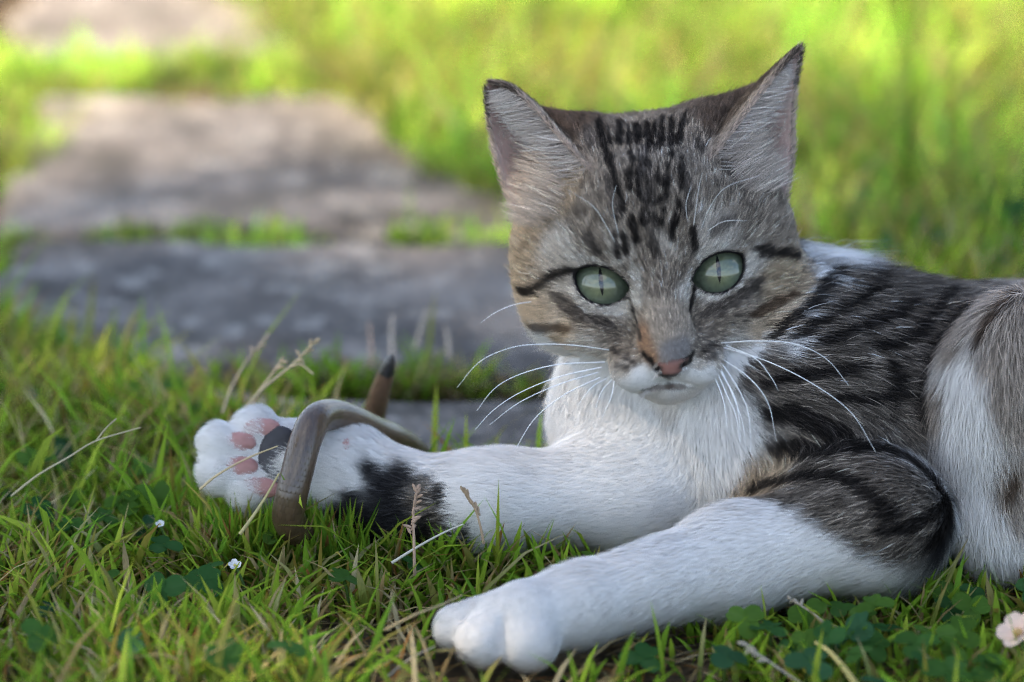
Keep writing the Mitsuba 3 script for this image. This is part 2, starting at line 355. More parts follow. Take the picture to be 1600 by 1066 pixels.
#TABLES BEGIN
COLS = '''1A -11.3,-8.4,33.3,1
1A -0,-2.3,32.6,1
1A 9.5,-8.3,34,1
1A 19.2,-6.7,27.6,1
1A 21.9,-3.7,21,1
1A 28.2,-5.2,11.7,1
1A 37.7,-12.9,8.1,1
1A -12.9,-21.6,38.1,1
1A -2.9,-24.6,38.2,1
1A 7.6,-24.1,38.7,1
1A 16.5,-22.5,38.2,1
1A -4.1,5.5,15.3,1
1A 17,-15.3,33.8,1
1B -33.6,-13.3,15.9,1
1B -26.1,-10.6,22.6,1
1B -37.7,-13.3,9,1
1B -30.4,-18,25,1
1B -40.1,-19.6,10.8,1
1A -21.5,-1.4,17.1,1
1A -16.7,-1.2,24.6,1
1A -16.7,2.9,12.2,1
1L -27.5,-3.9,10.3,1
1L -9.9,4.8,11.3,0.8
1L 1.7,6.4,11.3,0.7
1L 17.7,2.9,9.8,1
1L 15.1,3.4,12.4,0.8
1K 18.7,-23.5,38.4,1.2
1K 23.8,-26.1,38.5,1.2
1K 29.1,-27.7,41.8,1
1K 36.6,-27.5,48.4,1
1K -19.9,-29,40.9,1
1K -23.2,-32.6,41.7,1
1A -1.2,7,8.8,1
1A 0.8,9.3,2.1,1.3
1A 6.3,5.3,14,1
1A -4.5,7.9,2.9,1
1A 42,-18.3,0.6,1
1A 36.1,-10.3,6.2,1
1L -7.5,6.7,-0.1,0.6
1L -7.1,7.8,-3.4,0.6
1L 6,8.9,-2.3,0.6
1L -14.9,3.1,-8.2,0.7
1L -21.4,1,-4.9,0.5
1L -25.8,-1.6,-1,0.5
1L -10.9,3.4,-9.7,0.5
1Q -0.4,15.7,-6.5,1
1Q -2,17.4,-8.6,1
1Q 3.6,16.1,-8.2,0.8
1Q -1,19.5,-10.9,1
1W -25.1,-27.4,-33.7,1
1W 38.8,4.4,-24.4,1
1W 35.3,5.7,-25.9,1
1W -32,-10.1,-19.9,1
1W -27.8,-9.7,-22.6,1.2
1W -34,-9.3,-16.7,0.7
1T -38.6,-13.2,-13.7,0.6
1T -28.3,-3,-18.3,0.7
1T 32.7,0.7,-21.5,0.7
1O -6.3,17.5,-13.9,0.8
1O -5.3,19.7,-16.9,0.6
1O -6.3,16,-11.6,0.6
1G 0.5,21.6,-15,0.8
1G 4,20.4,-15.5,0.6
1B -41.1,-15.8,0.3,1
1B 34,-6.7,-7.2,1
1B 38.5,-10.5,-8.2,1
1B 29.8,-0.8,-18,1
1B 33,-5.7,-9.7,0.8
1T -35.4,-8.2,-10.4,1
1T -30.7,-7.3,-18.7,0.8
1T 35.4,-1.5,-19.6,0.8
1T 26,1.5,-19.7,0.8
1T -27.2,0.3,-14.9,0.8
1A -23.3,1.9,-9.6,1.1
1A -17.4,4.4,-11.5,1
1A -11.5,5.2,-14.9,1
1A -15.7,5.6,-15.8,0.8
1A 12.1,5.4,-15.2,1
1A 16.4,5.1,-13.6,1
1A 19.6,3.8,-10.7,1
1A 24.1,1.4,-9.1,1
1A 11.5,10.7,-17.7,0.8
1L 17.2,2.6,-6.5,0.5
1L 23.5,-4.1,-5.1,0.5
1L 28.7,-3.6,0.4,0.6
1L 14.3,2.8,-7.5,0.5
1L -26.1,0.8,-17.4,0.8
1A -12.2,11.7,-18.3,0.7
1A -9.8,16,-19.2,0.6
1A -14.7,7.6,-18.4,0.6
1A 9.6,16.1,-19.2,0.7
1A 13.7,8.2,-18.1,0.7
1L -20.2,3,-20.6,1
1L -22.7,3.4,-17.2,0.8
1L -12.8,16.2,-21.8,0.6
1L 28.2,1.4,-22.2,0.8
1L 8.5,18.1,-22,0.6
1L 14,15.8,-23.4,0.6
1L 19.3,3.5,-23.4,0.7
1L 23.5,2.4,-23.5,0.7
1W -20.9,0.6,-22.3,0.9
1W -23.8,-25.3,-30.6,0.9
1W -27.9,-35.9,-34,0.9
1W -16.9,-17,-31.7,0.8
1W 19,3.4,-26,0.9
1W 23.8,2.6,-24.6,0.9
1W -22.8,-23.4,-33.8,1
1W -19.6,-19,-34.8,1
1W -27.5,-31.4,-35.5,1
1W -8.9,18.4,-23.6,0.7
1W -5,17.4,-27,0.7
1W -11.1,17.7,-25.8,0.7
1W 7.4,18.3,-25.8,0.7
1W 3.3,15.1,-28.8,0.7
1W 11.6,17.3,-26.3,0.7
1W 18.2,3.8,-26.9,0.8
1W -6.9,-7.1,-43.1,0.8
1W 6.8,1.8,-40.5,0.8
1C -1.2,11.9,-35,0.8
1C -5.2,13,-32.3,0.6
1C 3.1,12.9,-33.3,0.6
1C -0.9,-3.1,-44.2,1
0W 97.2,3,87.3,0.8
0W 94.6,-14.3,86.7,0.7
0W 91.2,-24.3,83.8,0.6
0W 88,-30.5,80.5,0.55
0W 82.1,-37.5,74.7,0.6
0W 17.4,-9.1,43.6,1
0W 31.3,-22.2,47.9,1
0W 45.2,-31.2,46.3,1
0W 58.8,-40,49.9,1
0W 31.2,-31.9,36.2,1
0W 52.1,-36.8,37.9,1
0W 65.4,-47.5,44.4,1
0W 13.9,-1.4,31.3,1
0W 64.1,-42.9,54.5,1
0F 72.3,-41,67,1
0F 82.6,-43.7,67.9,1
0F 79,-48.6,59.3,1
0F 93.2,-37.8,74.8,1
0F 101.4,-18.1,83.5,1
0F 100.4,-33.1,77,1
0F 96.2,-47.3,63.2,1
0F 112.7,6.2,82,1
0F 116.5,-9.3,81.2,1
0F 123.1,-6,80.3,1
0F 133.3,-0,78.5,1
0F 145.8,26.3,72.8,1
0F 122.1,-17.4,77.7,1
0F 108.9,-25.8,78.2,1
0F 99,-31.9,78.1,1
0F 115,-28.4,74.5,1
0F 101.8,-38.4,72.3,1
0F 111.3,-37.4,68.7,1
0F 95.3,-42.2,70.2,1
0F 86.1,-40.9,71.8,1
0F 88.9,-48.3,62.4,1
0F 79.7,-48.4,59.9,1
0F 107.8,-43.3,63.4,1
0F 95,-51.6,57,1
0F 117.2,-45.4,51.7,1
0F 107.5,-49.5,54.4,1
0F 131.3,-21.7,72.4,1
0F 101.1,-9.9,85.4,0.9
0F 93.9,-23.7,83.5,0.9
0F 89.8,-29.9,80.8,0.9
0F 84.5,-35.6,76.6,0.8
0F 99.2,-18.7,84,1
0F 111.7,-5.5,82.7,1
0F 103.5,-12.6,84.1,0.8
0F 96.9,-26.3,81.6,0.8
0F 91.6,-31.1,79.8,0.8
0F 86.4,-35.7,76.6,0.8
0W 137.6,-55.2,61.4,1.2
0W 136.5,-51,69.7,1
0W 138.3,-56.8,52.2,1.2
0W 139.9,-57.3,58.8,1
0W 139.3,-54.8,67,1
0R 130,-45.1,61.4,0.7
0R 129.4,-46.3,55.3,0.6
0R 135.3,-43.3,75.1,0.7
0R 137.6,-37.7,78.6,0.7
0R 144.7,-12.7,76.3,1
0R 156.2,31.7,71.2,1
0R 146.2,-59,65.8,1
0R 149.3,-55.4,77.5,1
0R 149.2,-61.2,60.1,1
0R 144.6,-54.9,74.2,1
0R 151.5,-58.8,72.2,1
0R 151.5,-49.7,85.4,1
0W 137.8,-55.6,40.3,1
0W 140.3,-57.9,30.3,1
0W 140.1,-59.5,21.5,1
0W 143,-60.1,14.4,1.2
0W 141.3,-59.7,25.2,1
0W 146.7,-62.2,19.5,1
0D 131.2,-68,28.1,0.8
0D 129.1,-73.3,23.5,0.7
0D 133.7,-52.5,29.2,0.6
0R 150.4,-61.1,35,1
0R 152.5,-62.1,29.6,0.8
0R 152.8,-62,41.1,1
0W 61.5,-71.4,31.4,1
0W 69.5,-73.6,32.9,0.8
0W 77.3,-78.1,31.6,0.9
0W 83.9,-80.9,29.1,0.8
0W 90.6,-82.7,25.5,0.8
0W 97.3,-82.9,22.7,0.8
0W 104.1,-82.9,20.5,0.8
0W 110.9,-82.1,18.1,0.7
0W 115.9,-79.7,15.1,0.6
0W 70.3,-85.9,25.9,1.3
0W 87.3,-83.7,18,1.3
0W 97.7,-80.2,13.8,1
0W 63.4,-91.3,17.2,1.3
0W 77.2,-85.9,12.4,1
0W 59.4,-42.2,33.6,1
0W 61.5,-43.3,28.2,0.7
0W 104.6,-78.9,12.6,1
0B 73.8,-54.6,38.6,0.9
0B 69.9,-52.4,32,0.6
0B 75.8,-57.8,33.2,0.6
0B 81.7,-58.8,40,1
0F 90.3,-62.5,42,1
0F 99.4,-66.2,43.2,1
0F 107.2,-70.4,43.2,1
0F 116.3,-75.4,40.7,1
0F 86.5,-70.4,36.1,0.8
0F 94.8,-75.9,35.9,1
0F 100,-80.4,32.5,1
0F 107.9,-83.4,27.1,1
0F 113.9,-81,34.8,1
0F 121.5,-78.9,34.1,1
0F 114,-83.3,25.7,1
0F 118.7,-82.3,26.7,0.9
0F 80.6,-66.7,34.5,0.6
0W -11.8,-40.8,28.2,1.3
0W 9.8,-40.6,23.9,1.3
0W 29.5,-40,15.4,1.3
0W 49.1,-39.6,27.7,1.2
0W 19.7,-31.2,33.2,1.2
0W 62.4,-45.2,42,1
0W 39.4,-33.2,38,1
0W -7.9,-30,34.9,1
0W -23.8,-24.8,32.1,1
0W -31.8,-20.7,32.8,1
0W -14.8,-121.7,13,1.2
0W -0,-124.1,17.8,1.2
0W 18.5,-117.5,15.3,1
0W 37.5,-104.1,18.3,1
0W 56.7,-91,23.5,1
0W -1.8,-127.1,5.2,1
0W -49.1,-30.9,36.1,1
0W -54.7,-35.7,25.9,0.9
0W -59.1,-32.7,17.4,0.9
0W -57.5,-34.3,31.3,1
0W -46.2,-35.3,28.7,0.8
0W -39.4,-28,34.4,1
0W -25.3,-28.6,31.7,1
0W -14.6,-42.2,23.7,0.9
0W -4.1,-44.9,20.2,1
0W -11.8,-43.8,15.3,1
0W -18.1,-37.5,28.7,1
0W -95.8,-27.3,34.9,1
0W -85.3,-24.7,43,1
0W -76,-26.7,43.6,1
0W -81.5,-31.6,33.4,0.7
0W -79.3,-34.4,28.4,1
0W -91.9,-34.6,30,1
0W -78,-29.7,35.7,0.5
0W -73.2,-25.9,41.9,0.7
0W -88.5,-29.2,41.5,1
0D -42.8,-34.3,29.8,0.9
0D -37.8,-36.1,26,1
0D -47.7,-36.7,21.8,0.9
0D -52,-34.8,15.9,0.9
0D -32.2,-34.3,28.4,0.9
0D -35,-37.9,19.2,1
0D -42.1,-36.7,15.1,1
0D -46.5,-34.2,12,1
0D -29.5,-37.2,13,1
0F -24.5,-37.1,25.6,0.9
0F -21.6,-40.3,17.1,1
0F -19.6,-39.4,10.8,1
0F -26.6,-38.1,22.3,0.8'''
STROKES = '''1w 1.01 -27.7,-3.2,-0.1 -24.9,-0.3,-4.5 -19.7,2.6,-7.2 -13.7,3,-8.1 -9.9,3.7,-5.9
1w 0.90 11.1,2.8,-5.5 17,2.8,-6.9 22.8,1.5,-4.7 26.9,-1.5,-1.5 28.4,-3.5,1.2
1w 1.12 -7.8,5.8,7.2 -7,6.8,1.7 -6.7,8.7,-4.2
1w 0.90 9,5.4,2.9 7.8,6.5,-1.3 7,8.2,-4.1
1w 1.46 -26.4,-2.2,8 -21.6,1.3,8.4 -16.2,3.4,7.4
1w 1.12 12.5,4.4,8 17.1,3.2,8.9 22.8,0.6,7.9
1d 0.67 -24.9,-1.2,5 -31.1,-5.8,3.5 -36,-8.6,-1.7 -40.9,-14.8,-4.9
1m 0.45 -0.7,21.9,-23.5 -0.6,14.6,-29.8
1d 0.28 -10.6,-28,40.2 -10.3,-19.3,37
1d 0.31 -4.3,-28.5,39.4 -4.3,-22.1,37.7 -4.4,-15.3,36.2 -4.5,-5.6,34.2
1d 0.31 4.5,-29.4,39.6 3,-20.9,37.3
1d 0.31 9.5,-29.7,40.4 8.2,-19.5,37.1 7.3,-7.6,34.4
1m 1.19 -1,-13.9,36.3 -0.9,-6.6,34.9 -0.7,-2.4,32.6 -0.8,2.4,26.9 -1.1,4.5,21.9 -0.9,5.6,16.4
1d 0.70 -2.2,-4.1,33.7 -3.5,0.1,30.1 -3.3,2.8,25.9
1d 0.70 2.6,-4.3,33.8 2.2,0.1,30.2
1d 0.63 -3,3.9,23.3 -3.1,5.1,18.7
1d 0.63 0.6,4.6,21.7 0.5,5.5,16.9
1d 0.56 2.8,4.1,22.8 2.1,5.2,18.8
1d 0.63 -9.7,4.3,16.9 -9.3,5,11.3
1m 0.91 -12.3,-5.2,31.5 -11.8,-1.2,28.4 -11.3,1.5,24.9 -10.4,3.3,21
1m 0.84 11,-3.4,31 10.8,1.4,25.3 9.5,3.7,20.4
1m 1.05 23.3,-12.9,28.1 27,-12.5,23.4 27.9,-10.2,19.6
1m 1.40 16.7,2.5,14.1 22.6,-1.4,15.1
1m 1.40 -16.6,-27.2,40.4 -15.8,-20.6,37.3
1d 0.63 -12.7,-34.5,41.4 -12.8,-29.3,40.8 -12.5,-22.5,38.5 -11.4,-15.6,35.4 -10.4,-6.6,33 -10.2,-2.6,30.7 -9.5,0.2,27.9 -9.1,2.8,23.6
1d 0.77 -6.5,-32.6,40.2 -7.5,-20,37.3
1d 0.70 -1.6,-30.1,39.3 -2.1,-17.9,36.6
1d 0.56 1.8,-30.9,39.5 1.6,-20.1,37 1.1,-9.9,35.8
1d 0.59 7,-31.3,40.2 5.7,-22.5,38 3.8,-13,36
1d 0.70 13.9,-30.4,41.2 11.1,-21,37.8 9.9,-16.1,35.8
1d 0.98 -1.5,-7.8,35.3 0.6,-4.4,34
1d 0.59 -5.7,-4.2,33.3 -6,0.4,29
1d 0.59 5.7,-4.5,33.4 4.3,1,28.8
1d 0.59 10.2,-8.6,33.8 9.6,-2.7,31 9.1,0.7,27.5
1d 0.70 3.9,2.5,26.4 0.9,3.7,24.3
1d 0.56 -0.6,1.3,28.7 -2.1,3.3,25.2
1d 0.59 -7,4.1,20.9 -5.5,5.4,14.7
1d 0.70 6.3,4.1,21.6 5.4,5,17.7 4.5,5.7,13.7
1d 0.70 11.2,4,16 11.4,4.4,12.1 11.5,4.6,8.2
1d 0.59 -12,3.7,16.3 -12,4.5,9.3
1d 0.59 7.5,3,24 8,3.5,22.3
1m 1.54 -19.7,0.6,15.4 -18.1,2.5,11.4
1m 1.05 -1.3,5.6,16.4 -0.9,6.2,13 -0.6,6.8,9.5
1m 1.05 30.9,-16.8,23.1 35.5,-17.9,17.8
1m 2.10 16,-18.3,35.9 17,-15.3,33.8
1d 0.91 -30,-5.1,4 -34.1,-7.4,0.2 -37.5,-9.9,-3.3 -41.3,-15.7,-4.9
1m 1.61 -32.1,-5.7,-3.9 -29.3,-3.8,-5.8 -26.4,-1.1,-7.3 -21.9,2.5,-9.5 -16.7,4.5,-11.6
1b 0.98 -39.2,-15.8,-15.8 -34.5,-8.8,-15 -28.1,-0.7,-13.5
1d 0.84 -10.1,3.6,-4.5 -8.7,5,-7.9 -8,6.2,-10.5
1d 0.84 10.1,3.6,-3.1 8.7,5.3,-6.1 7.5,8.9,-9.4
1m 0.91 -7.8,7.3,-10.8 -7.8,14.2,-13.5
1d 0.56 -7.5,17.2,-17.6 -5.5,19.9,-19 -3.4,19.9,-21.8 -0.9,21.8,-23.6
1d 0.56 7.4,17.5,-18.4 5.7,19.7,-20.3 3.1,22,-21.4 0.5,22.2,-23.2
1m 0.24 11,15.4,-19.5 13,12.4,-19.1 14.9,9.6,-19.6
1m 0.10 11.7,16.8,-21.7 14.3,14.6,-21.7
1m 0.14 -16.1,6.8,-19.3 -14.3,10.6,-19.4
1m 0.14 -13.4,12.9,-19.6 -10.5,16.3,-20.1
1m 0.07 -15.4,13.3,-22 -13.4,15.7,-21.9
1m 1.61 12.5,4.2,-12 18.2,3.7,-9.9 24.2,1,-7.8 27.7,-1.9,-6.6 31.2,-5,-5.5
1b 1.19 26.4,1.4,-14.6 30.2,-2.1,-14.4 34,-5.1,-14 40.9,-10.4,-13.3
1d 1.19 29.2,-4.6,5.3 35.6,-8.7,1.4 39.2,-12.3,-0.9 43.3,-21.7,-5.3
1g 0.21 -7.9,15.7,-29.4 -3.7,14.8,-29.7 -0.6,14.5,-30 3.2,14.4,-30.5 7.7,13.7,-31
0d 1.44 101.8,-5.2,85.6 97.5,-16.3,85.2 94.2,-23.6,83.5 91.1,-29.1,81.2 85.3,-32.7,79 82.4,-35.2,76.8 79.5,-37.1,74.5
0d 1.12 115,0.3,82 111.8,-11.7,81.9 107.1,-19.5,81.3 102.6,-25.9,80.2 97.9,-30.3,79.3 93.3,-33.6,78 88.8,-36.3,76.2 84.4,-38.3,74.2
0d 1.31 125.8,-11.5,78.6 122.2,-16.9,77.9 118.6,-21.6,77 113.6,-25.7,76.6 108.6,-29.7,76.1 103.6,-33.8,75.4 98.7,-37,74.5 93,-39.5,73.3
0d 1.31 139.9,8.4,76.7 135.6,-5.9,77.6 132.1,-13,76.4 128.3,-20,74.5 124.7,-25.9,72.4 117.9,-31.6,70.8 113.7,-33.6,71.1 109.5,-35.6,71.4
0d 1.38 76.7,-45.9,62.3 82.8,-45.9,64.9 87.7,-46.3,65.3 92.7,-46.1,65.6 97.1,-45.3,66 101.5,-44,66.2 106,-41.7,66.8
0d 2.81 115.6,-37.9,65.6 118,-40.4,60.6 116,-43.9,55.8
0d 1.25 97.5,-49.5,59.5 101.3,-49,58.8 105.1,-48.2,57.8 109.6,-46,57.8 114.1,-43.8,57.7
0d 2.19 142.6,-8.6,77 139.6,-13.5,75.6 136.7,-17.5,73.8 133.4,-23.1,70.9 130.2,-28.4,67.9 128.3,-32.7,64.7 126.5,-36.4,61.2 126,-39,57.5 125.6,-41,53.6 126.3,-42.9,47.7
0d 2.50 76.6,-50.3,54.6 80.2,-51.4,55 83.9,-52.1,55.2 88.1,-53.6,53.8 92.4,-54.8,52.2 96.6,-55.7,50.9 100.9,-56.4,49.5
0b 1.25 153.3,-38.1,89.6 149.7,-43.1,87.9 146.5,-45.3,85.4 144.4,-47.8,82.6 142.5,-49.4,79.5 140,-51.1,74.9
0d 1.52 72.5,-54.6,32.4 76.4,-57.7,34.4 80.3,-60.5,36.3 84.9,-63.2,38.1 89.4,-65.2,39.7 93.3,-67.8,40.2 97.2,-70,40.6 102.9,-75,39.5 108,-79,37.3 111.3,-80.6,35.5 114.6,-81.5,33.6
0d 2.42 78.4,-54.9,45.9 82.9,-56.6,45.8 87.3,-58,45.7 91.8,-59.4,45.6 96.5,-60.1,46.2 101.2,-60.2,46.6 104.8,-60.8,46.4 108.4,-61.2,46.2 112,-61,45.8 115.3,-62.1,44.9 118.7,-62.2,43.7 121.5,-65.9,42.2 124.4,-67.4,40.1 126.6,-68.6,37.6 128.9,-68,34.5
0d 1.38 107.9,-83.2,28.5 111.9,-83.2,29 115.9,-82.7,29.4 120.1,-81,31.1 124.4,-77.7,32.2 129.2,-69,33.5
0d 2.07 121.7,-80.7,22.6 124.4,-79.1,24.9 127.4,-76.1,26.7 128.9,-73,29.5 130.9,-66.1,31
0d 1.38 106.6,-81,34.1 110.5,-82.2,32.4 114.6,-82.7,30.4
0b 1.04 152.2,-61.6,38.8 151,-61.2,34.7 149.8,-61.4,30.8
0d 1.75 -23.1,-37.1,26.4 -22.3,-39.3,22.7
0d 1.75 -26.2,-38.8,18.1 -26,-36.2,9.7
0d 1.40 -15.3,-42.8,16.5 -14.7,-40,8.8'''
#TABLES END

PAL = {   # linear albedo, and how much single hairs differ
    'A': (.186, .150, .118, .66), 'B': (.29, .215, .145, .55), 'L': (.44, .38, .32, .38), 'T': (.45, .345, .245, .22), 'O': (.28, .165, .10, .3),
    'G': (.20, .18, .17, .25), 'K': (.085, .06, .045, .4), 'W': (.74, .715, .69, .045), 'Q': (.33, .265, .205, .3), 'C': (.62, .57, .52, .05), 'N': (.22, .18, .17, .2), 'F': (.100, .083, .068, .78),
    'R': (.30, .25, .21, .36), 'D': (.020, .019, .020, .35)}
STROKE_COLOR = {'d': (.014, .012, .011, .97), 'm': (.050, .042, .037, .80), 'b': (.045, .026, .016, .85), 'g': (.16, .12, .105, .75), 'w': (.50, .44, .375, .75)}
_c = [l.split() for l in COLS.split('\n')]
_head = np.array([l[0][0] == '1' for l in _c])
_xyz = np.array([[float(x) for x in l[1].split(',')] for l in _c])
CP = np.where(_head[:, None], HO + _xyz[:, :3] * .001 @ HM, _xyz[:, :3] * .001)
CR = _xyz[:, 3]
CC = np.array([PAL[l[0][1]] for l in _c])
_sp, _sw, _st = [], [], []
for l in STROKES.split('\n'):
    k, w, *pts = l.split()
    q = np.array([[float(x) for x in p.split(',')] for p in pts]) * .001
    q = HO + q @ HM if k[0] == '1' else q
    if len(q) == 1: q = np.repeat(q, 2, 0) + [[0, 0, 0], [1e-6, 0, 0]]
    L = np.concatenate([[0], np.cumsum(np.linalg.norm(np.diff(q, axis=0), axis=1))])
    t = np.linspace(0, L[-1], max(3, int(L[-1] / .0004)))
    _sp.append(np.stack([np.interp(t, L, q[:, a]) for a in range(3)], 1))
    e = np.minimum(t, L[-1] - t) / .004
    _sw.append(float(w) * .001 * (.45 + .55 * np.clip(e, 0, 1))); _st += [k[1]] * len(t)
_sp, _sw, _st = np.vstack(_sp), np.concatenate(_sw), np.array(_st)
_stree = {k: (cKDTree(_sp[_st == k]), _sw[_st == k]) for k in STROKE_COLOR if (_st == k).any()}


def coat(P, headness, out=None):
    """Colour of the coat (rgb, hair variation) at the points P."""
    base = out is None
    out = np.zeros((len(P), 4)) if base else out.copy()
    wob = (meshkit.fbm(P * 300, 3, 3) - .5)
    for a in range(0, len(P) if base else 0, 20000):
        p = P[a:a + 20000]
        d = np.sqrt(((p[:, None] - CP[None]) ** 2).sum(-1)) / (CR * .006)[None]
        w = (d + .05) ** -5.0 * np.where(_head[None] == (headness[a:a + 20000, None] > .5), 1, .03)
        out[a:a + 20000] = (w @ CC) / w.sum(1, keepdims=True)
    if base: return out
    for k, (tree, w) in _stree.items():
        d, i = tree.query(P, k=5, distance_upper_bound=.012)
        sd = np.where(np.isfinite(d), d - w[np.minimum(i, len(w) - 1)], 1).min(1)
        m = 1 - np.clip((sd + wob * .0026 - .0001) / .0014, 0, 1)
        c = np.array(STROKE_COLOR[k])
        m = (m * m * (3 - 2 * m) * c[3])[:, None]
        out[:, :3] = out[:, :3] * (1 - m) + c[:3] * m
    return out


def group_dist(P):
    D = {}
    for g, prims in PRIM.items():
        D[g] = np.min([f(P) for (f, lo, hi), k in prims], axis=0)
    return D


BV, BN = np.array(body.vertices), np.array(body.vertex_normals)
GD = group_dist(BV); GN = list(GD)
_gd = np.stack([GD[g] for g in GN], 1)
GW = np.exp(-(_gd - _gd.min(1, keepdims=True)) / .0025); GW /= GW.sum(1, keepdims=True)
gw = {g: GW[:, i] for i, g in enumerate(GN)}
HL = (BV - HO) @ HM.T * 1000            # head-local mm
ear_side = np.zeros(len(BV), int); ear_t = np.zeros(len(BV)); ear_w = np.zeros(len(BV)); ear_in = np.zeros(len(BV), bool)
for s in (-1, 1):
    g = EAR_GRID[s]; n, m = g.shape[:2]
    d, i = cKDTree(g.reshape(-1, 3)).query(BV)
    bk = np.asarray(EARS[s]['back'], float) @ HM
    on = (d < .0024) & (HL[:, 2] > 6)
    # a vertex on the cup's concave side, or the bulging back
    gn = np.cross(np.gradient(g, axis=0), np.gradient(g, axis=1)); gn *= np.sign((gn * bk).sum()); gn /= np.linalg.norm(gn, axis=-1, keepdims=True)
    out = ((BV - g.reshape(-1, 3)[i]) * gn.reshape(-1, 3)[i]).sum(1)
    on &= (d < .0012) | (out > 0)
    ear_side[on] = s; ear_t[on] = (i // m)[on] / (n - 1); ear_w[on] = (i % m)[on] / (m - 1)
    ear_in[on] = out[on] < .00012
ears = ear_side != 0
eye_d = np.full(len(BV), 1.0)
for s in (-1, 1):
    d, w = almond_d(BV, s)
    eye_d = np.where((w > .0), np.minimum(eye_d, d), eye_d)
NOSE_U = np.array([[-6.3, -18.7], [0, -18.0], [6.3, -18.7], [5.4, -21.4], [2.2, -23.2], [0.9, -25.2], [-0.9, -25.2], [-2.2, -23.2], [-5.4, -21.4]])


def in_poly(q, poly):
    inside = np.zeros(len(q), bool)
    for a, b in zip(poly, np.roll(poly, -1, 0)):
        c = (a[1] > q[:, 1]) != (b[1] > q[:, 1])
        inside ^= c & (q[:, 0] < (b[0] - a[0]) * (q[:, 1] - a[1]) / (b[1] - a[1] + 1e-12) + a[0])
    return inside


nose_v = in_poly(HL[:, [0, 2]], NOSE_U) & (HL[:, 1] > 12)

bbase = coat(BV, gw['head'])
bcoat = coat(BV, gw['head'], bbase)
skin = bcoat[:, :3] * .75
skin[ears & ear_in] = (.54, .37, .33)
skin[ears & ~ear_in] = (.10, .07, .05)
rim = np.clip(1 - (eye_d - .0007) / .0007, 0, 1)[:, None]
skin = skin * (1 - rim) + np.array([.012, .010, .010]) * rim
mouth = np.zeros(len(BV))
scene['cat'] = mikit.ply(body, 'm_skin', smooth=True, color=skin)
tag('cat', 'grey tabby and white kitten with green eyes lying on the grass, one foreleg stretched out', 'cat')

# direction the hair lies in, and its length in metres
def bone_dir(P, bones):
    out = np.zeros((len(P), 3))
    for a, b in bones:
        t = np.clip(((P - a) @ (b - a)) / ((b - a) @ (b - a)), 0, 1)
        d = np.linalg.norm(P - a - t[:, None] * (b - a), axis=1)
        out += ((d / .012 + .2) ** -5)[:, None] * (b - a) / np.linalg.norm(b - a)
    return out


def sst(a, b, x):
    t = np.clip((x - a) / (b - a), 0, 1); return t * t * (3 - 2 * t)


_ch = sst(.045, .085, BV[:, 0])[:, None]
flow = {
    'head': (lambda v: v / np.linalg.norm(v, axis=1, keepdims=True))(BV - hw(0, 17, -17)) + 0.25 * HZ * np.clip(HL[:, 2:] / 30, -.6, 1),
    'torso': np.array([1, .15, -.30]) * _ch + np.array([-.25, -.1, -1.0]) * (1 - _ch),
    'thigh': np.tile([.25, 0, -1.0], (len(BV), 1)),
    'near_leg': bone_dir(BV, [(SH, SH + [.030, -.006, -.008]), (EL, MID), (MID, WR)]), 'near_paw': np.tile((NP - WR) / np.linalg.norm(NP - WR), (len(BV), 1)),
    'far_leg': bone_dir(BV, [(FS, FM), (FM, FW)]), 'far_paw': np.tile((FP - FW) / np.linalg.norm(FP - FW), (len(BV), 1)) + .3 * (BV - FP) / .02}
length = {'head': .0022 + .0026 * sst(16, 46, np.linalg.norm(HL - [0, 17, -17], axis=1)) + .0035 * sst(-12, -26, HL[:, 2]) * sst(14, 28, np.abs(HL[:, 0])) - .0015 * sst(8, 30, HL[:, 2]),
          'torso': .0078 + .0015 * (1 - _ch[:, 0]), 'thigh': .009, 'near_leg': .0068 + (.003 + .004 * sst(.05, .09, BV[:, 0])) * sst(.03, .0, BV[:, 2]), 'near_paw': .0023, 'far_leg': .0052, 'far_paw': .0042}
lift = {'head': .30, 'torso': .24, 'thigh': .36, 'near_leg': .32, 'near_paw': .30, 'far_leg': .30, 'far_paw': .35}
dens = {'head': 16.0, 'torso': 4.8, 'thigh': 3.6, 'near_leg': 5.5, 'near_paw': 9.0, 'far_leg': 5.5, 'far_paw': 7.0}
FLOW = sum(gw[g][:, None] * flow[g] / np.maximum(np.linalg.norm(flow[g], axis=1, keepdims=True), 1e-9) for g in GN)
LEN = sum(gw[g] * length[g] for g in GN); LIFT = sum(gw[g] * lift[g] for g in GN); DENS = sum(gw[g] * dens[g] for g in GN)
# neck ruff and the fringe under the elbow and belly
ruff = np.exp(-((BV - at(1300, 400, 1.31)) ** 2).sum(1) / .022 ** 2) * gw['torso']
LEN += .008 * ruff; LIFT += .35 * ruff
LEN = np.where(ears, np.where(ear_in, .0022, .0026), LEN); LIFT = np.where(ears, .25, LIFT)
for s in (-1, 1):
    tip = EAR_GRID[s][-1].mean(0); base = EAR_GRID[s][0].mean(0)
    m = ear_side == s
    FLOW[m] = (tip - base) / np.linalg.norm(tip - base)
DENS = np.where(ears, np.where(ear_in, 3.0, 9.0), DENS)
DENS = np.where(BN @ (-FWD) < -.35, DENS * .35, DENS)          # thinner where the cat is turned away
DENS = np.where((eye_d < .0008) | nose_v, 0, DENS)
# short fur close to the lids and around the nose leather
LEN *= .35 + .65 * sst(.0, .006, eye_d)
near_nose = sst(8, 15, np.linalg.norm(HL - [0, 19, -21], axis=1)); LEN = np.where(gw['head'] > .5, LEN * (.45 + .55 * near_nose), LEN)
COAT_V = np.where((ears & ~ear_in)[:, None], np.array([.085, .062, .045, .45]), bbase)
COAT_V = np.where((ears & ear_in)[:, None], np.array([.62, .50, .44, .25]), COAT_V)
EARRIM = ears & (ear_w < .06)
COAT_V[EARRIM] = (.34, .27, .21, .3)


